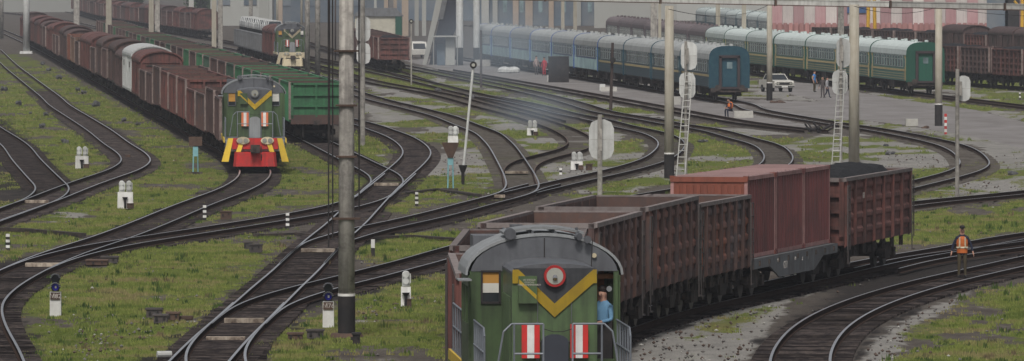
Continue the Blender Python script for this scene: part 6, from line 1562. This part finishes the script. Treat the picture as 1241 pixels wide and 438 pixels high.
# footbridge stair and its white columns
Yb = at(560, 77)[1]
for px_, w_, l in ((557, 8.8, 'left thick white footbridge column with black foot'), (577.5, 8, 'right thick white footbridge column with black foot')):
    r_ = thing('footbridge_column', l, 'column', (X(px_, Yb), Yb, GZ)); zf = zat(0, 58, Yb) - GZ; MB().cyl((0, 0, zf), (0, 0, 14), w_ / 2 / F * Yb, 16).build('shaft', M['concw'], r_, smooth=False); MB().box((0, 0, zf / 2), (w_ / F * Yb * .95, .9, zf)).build('black_foot', M['black'], r_)
st = thing('footbridge_stair', 'dark steel footbridge stair rising to the right behind the kiosk', 'stairs', (X(512, Yb + 6), Yb + 6, GZ)); sx = lambda px_: X(px_, Yb + 6) - X(512, Yb + 6)
for yy in (0, 2.2):
    MB().prism([(sx(512), 0), (sx(517), 0), (sx(543), 9.5), (sx(534), 9.5)], yy, yy + .15, 0, axis='y').build('stringer', M['palewall'] if yy == 0 else M['dkgrey'], st)
tm = MB().box((0, 0, 0), (.5, 2.0, .06)).mesh('tread', M['dkgrey'])
for k in range(34): link('tread', tm, st, (sx(516) + k * (sx(542) - sx(516)) / 34, 1.2, .2 + k * .275))
MB().prism([(sx(520), 0), (sx(534), 0), (sx(553), 4), (sx(556), 9.5), (sx(544), 9.5)], -.5, -.2, 0, axis='y').build('cladding', M['dkgrey'], st)
MB().prism([(sx(531), 5), (sx(537), 5), (sx(548), 9.5), (sx(541), 9.5)], -.62, -.52, 0, axis='y').build('landing_panel', M['greyw'], st)
ks = thing('kiosk', 'small open kiosk with a pale canopy under the footbridge stair', 'kiosk', (X(540, Yb - 3), Yb - 3, GZ))
MB().box((0, 0, 3.2), (2.9, 2, .14)).build('canopy', M['palewall'], ks); MB().box((.5, .3, 1.6), (1.0, .8, 3.1)).build('back_wall', M['palewall'], ks)
for x in (-1.3, 1.3): MB().box((x, -.8, 1.6), (.1, .1, 3.2)).build('post', M['palewall'], ks)
MB().box((-.5, .4, 1.2), (.9, .4, 2.3)).build('booth_window', M['indwall'], ks)
# white van behind the red wagon
Yv = at(503, 68)[1]; vn = thing('parked_van', 'small white van parked beyond the red wagon end', 'van', (X(505, Yv), Yv, GZ), R(-80))
MB().prism([(-2.1, .4), (2.1, .4), (2.15, 1.0), (1.5, 1.9), (-2.1, 1.95)], -.9, .9, 0, axis='y').build('body', M['carwhite'], vn)
MB().add([(2.14, -.75, 1.08), (2.14, .75, 1.08), (1.55, .7, 1.82), (1.55, -.7, 1.82)], [(0, 1, 2, 3)]).build('window', M['glassd'], vn)
for x in (-1.4, 1.4):
    for s in (-1, 1): MB().cyl((x, s * .75, .33), (x, s * .92, .33), .33, 12).build('wheel', M['tyre'], vn)
# hazy background at the far left: long pale sheds and trees
for px0, px1, row, hgt_, m_, l in ((255, 330, 30, 9, 'palewall', 'hazy pale shed behind the car carriers'), (330, 470, 26, 8, 'indwall', 'hazy blue-grey shed at the top behind the poles'), (480, 590, 24, 12, 'indwall', 'hazy blue-grey building behind the footbridge'), (-60, 150, 14, 10, 'palewall', 'hazy pale building at the top left'), (820, 940, 24, 10, 'palewall', 'hazy pale building above the farthest coaches')):
    Y = at(px0, row)[1]; b = bld(l, loc=(X(px0, Y), Y, GZ)); w_ = X(px1, Y) - X(px0, Y)
    MB().box((w_ / 2, 6, hgt_ / 2), (w_, 12, hgt_)).build('wall', M[m_], b); MB().prism([(-1, hgt_), (13, hgt_), (6, hgt_ + 2.5)], -.5, w_ + .5, 0, axis='x').build('roof', M['greyw'], b)
    for k in range(int(w_ / 5)): MB().box((2.5 + k * 5, -.05, hgt_ * .55), (2.4, .2, 2.2)).build('window', M['indwall'], b)
def tree(px, row, h, w, label):
    Y = at(px, row)[1]; root = thing('tree', label, 'tree', (X(px, Y), Y, GZ)); mb = MB(); mb.cyl((0, 0, 0), (0, 0, h * .6), .3, 8, 0, .15)
    for k in range(5): a = k * 1.3; mb.cyl((0, 0, h * (.3 + .06 * k)), (math.cos(a) * w * .3, math.sin(a) * w * .3, h * (.6 + .05 * k)), .1, 5, 0, .04)
    mb.build('trunk', M['bark'], root)
    rg = np.random.default_rng(int(px)); cs = rg.normal(0, 1, (26, 3)); cs /= np.linalg.norm(cs, axis=1)[:, None]; cs *= rg.uniform(.3, 1, (26, 1)) * np.array([w / 2, w / 2, h * .32]); cs[:, 2] += h * .65
    n = 2600; c = cs[rg.integers(0, 26, n)] + rg.normal(0, w * .07, (n, 3)); d = rg.normal(0, .22, (n, 3, 3)); V = (c[:, None, :] + d).reshape(-1, 3)
    MB().add([tuple(v) for v in V], [(3 * i_, 3 * i_ + 1, 3 * i_ + 2) for i_ in range(n)]).build('crown', M['leaf'], root)
for px_, row, h, w, l in ((243, 24, 7.5, 7, 'bushy tree above the far red boxcars at left'), (281, 26, 9, 8, 'tree behind the loaded car carriers'), (352, 24, 9, 7, 'dark tree behind the farthest locomotive'), (306, 22, 9, 8, 'hazy tree right of the car carriers'), (395, 22, 8, 7, 'hazy tree behind the twin concrete poles'), (160, 20, 8, 8, 'hazy tree top at the upper left')): tree(px_, row, h, w, l)

# ------------------------------------------------------------------ haze
hz = MB().box((0, 1500, 6), (1400, 3400, 14.4)).mesh('haze', [])
hm = bpy.data.materials.new('haze'); hm.use_nodes = True; hn = hm.node_tree; hn.nodes.clear(); pv = hn.nodes.new('ShaderNodeVolumePrincipled'); ou = hn.nodes.new('ShaderNodeOutputMaterial')
pv.inputs['Color'].default_value = (0.82, 0.86, 0.93, 1); pv.inputs['Density'].default_value = 0.00018; pv.inputs['Anisotropy'].default_value = .2
hn.links.new(pv.outputs[0], ou.inputs['Volume']); hz.materials.append(hm); hzo = link('haze', hz, kind='stuff')

# thin smoke drifting in front of the coaches
sm = MB(); sm.ball((0, 0, 0), 1.0, 20, 12); me = sm.mesh('smoke', [])
mm = bpy.data.materials.new('smoke'); mm.use_nodes = True; n_ = mm.node_tree; n_.nodes.clear(); pv = n_.nodes.new('ShaderNodeVolumePrincipled'); ou = n_.nodes.new('ShaderNodeOutputMaterial')
pv.inputs['Color'].default_value = (0.70, 0.84, 0.98, 1); g_ = n_.nodes.new('ShaderNodeTexCoord'); ln = n_.nodes.new('ShaderNodeVectorMath'); ln.operation = 'LENGTH'; n_.links.new(g_.outputs['Object'], ln.inputs[0])
mr = n_.nodes.new('ShaderNodeMapRange'); mr.inputs['From Min'].default_value = 1.0; mr.inputs['From Max'].default_value = 0.0; mr.inputs['To Max'].default_value = 1.0; n_.links.new(ln.outputs['Value'], mr.inputs['Value'])
no = n_.nodes.new('ShaderNodeTexNoise'); no.inputs['Scale'].default_value = 1.3; no.inputs['Detail'].default_value = 4; n_.links.new(g_.outputs['Object'], no.inputs[0])
m1 = n_.nodes.new('ShaderNodeMath'); m1.operation = 'MULTIPLY'; n_.links.new(mr.outputs[0], m1.inputs[0]); n_.links.new(no.outputs['Fac'], m1.inputs[1])
m2 = n_.nodes.new('ShaderNodeMath'); m2.operation = 'MULTIPLY'; m2.inputs[1].default_value = 0.036; n_.links.new(m1.outputs[0], m2.inputs[0]); n_.links.new(m2.outputs[0], pv.inputs['Density']); n_.links.new(pv.outputs[0], ou.inputs['Volume'])
me.materials.append(mm); so_ = link('smoke', me, None, (-1.5, 640, 3.5), kind='stuff', label='thin pale smoke drifting across the tracks before the aqua coaches', category='smoke'); so_.scale = (8.5, 26, 4.5)
s2_ = so_.copy(); COL.objects.link(s2_); s2_.location = (1.5, 480, 1.2); s2_.scale = (4.0, 22, 1.7); s2_['label'] = 'thin smoke hanging by the dirty white signal in the middle'
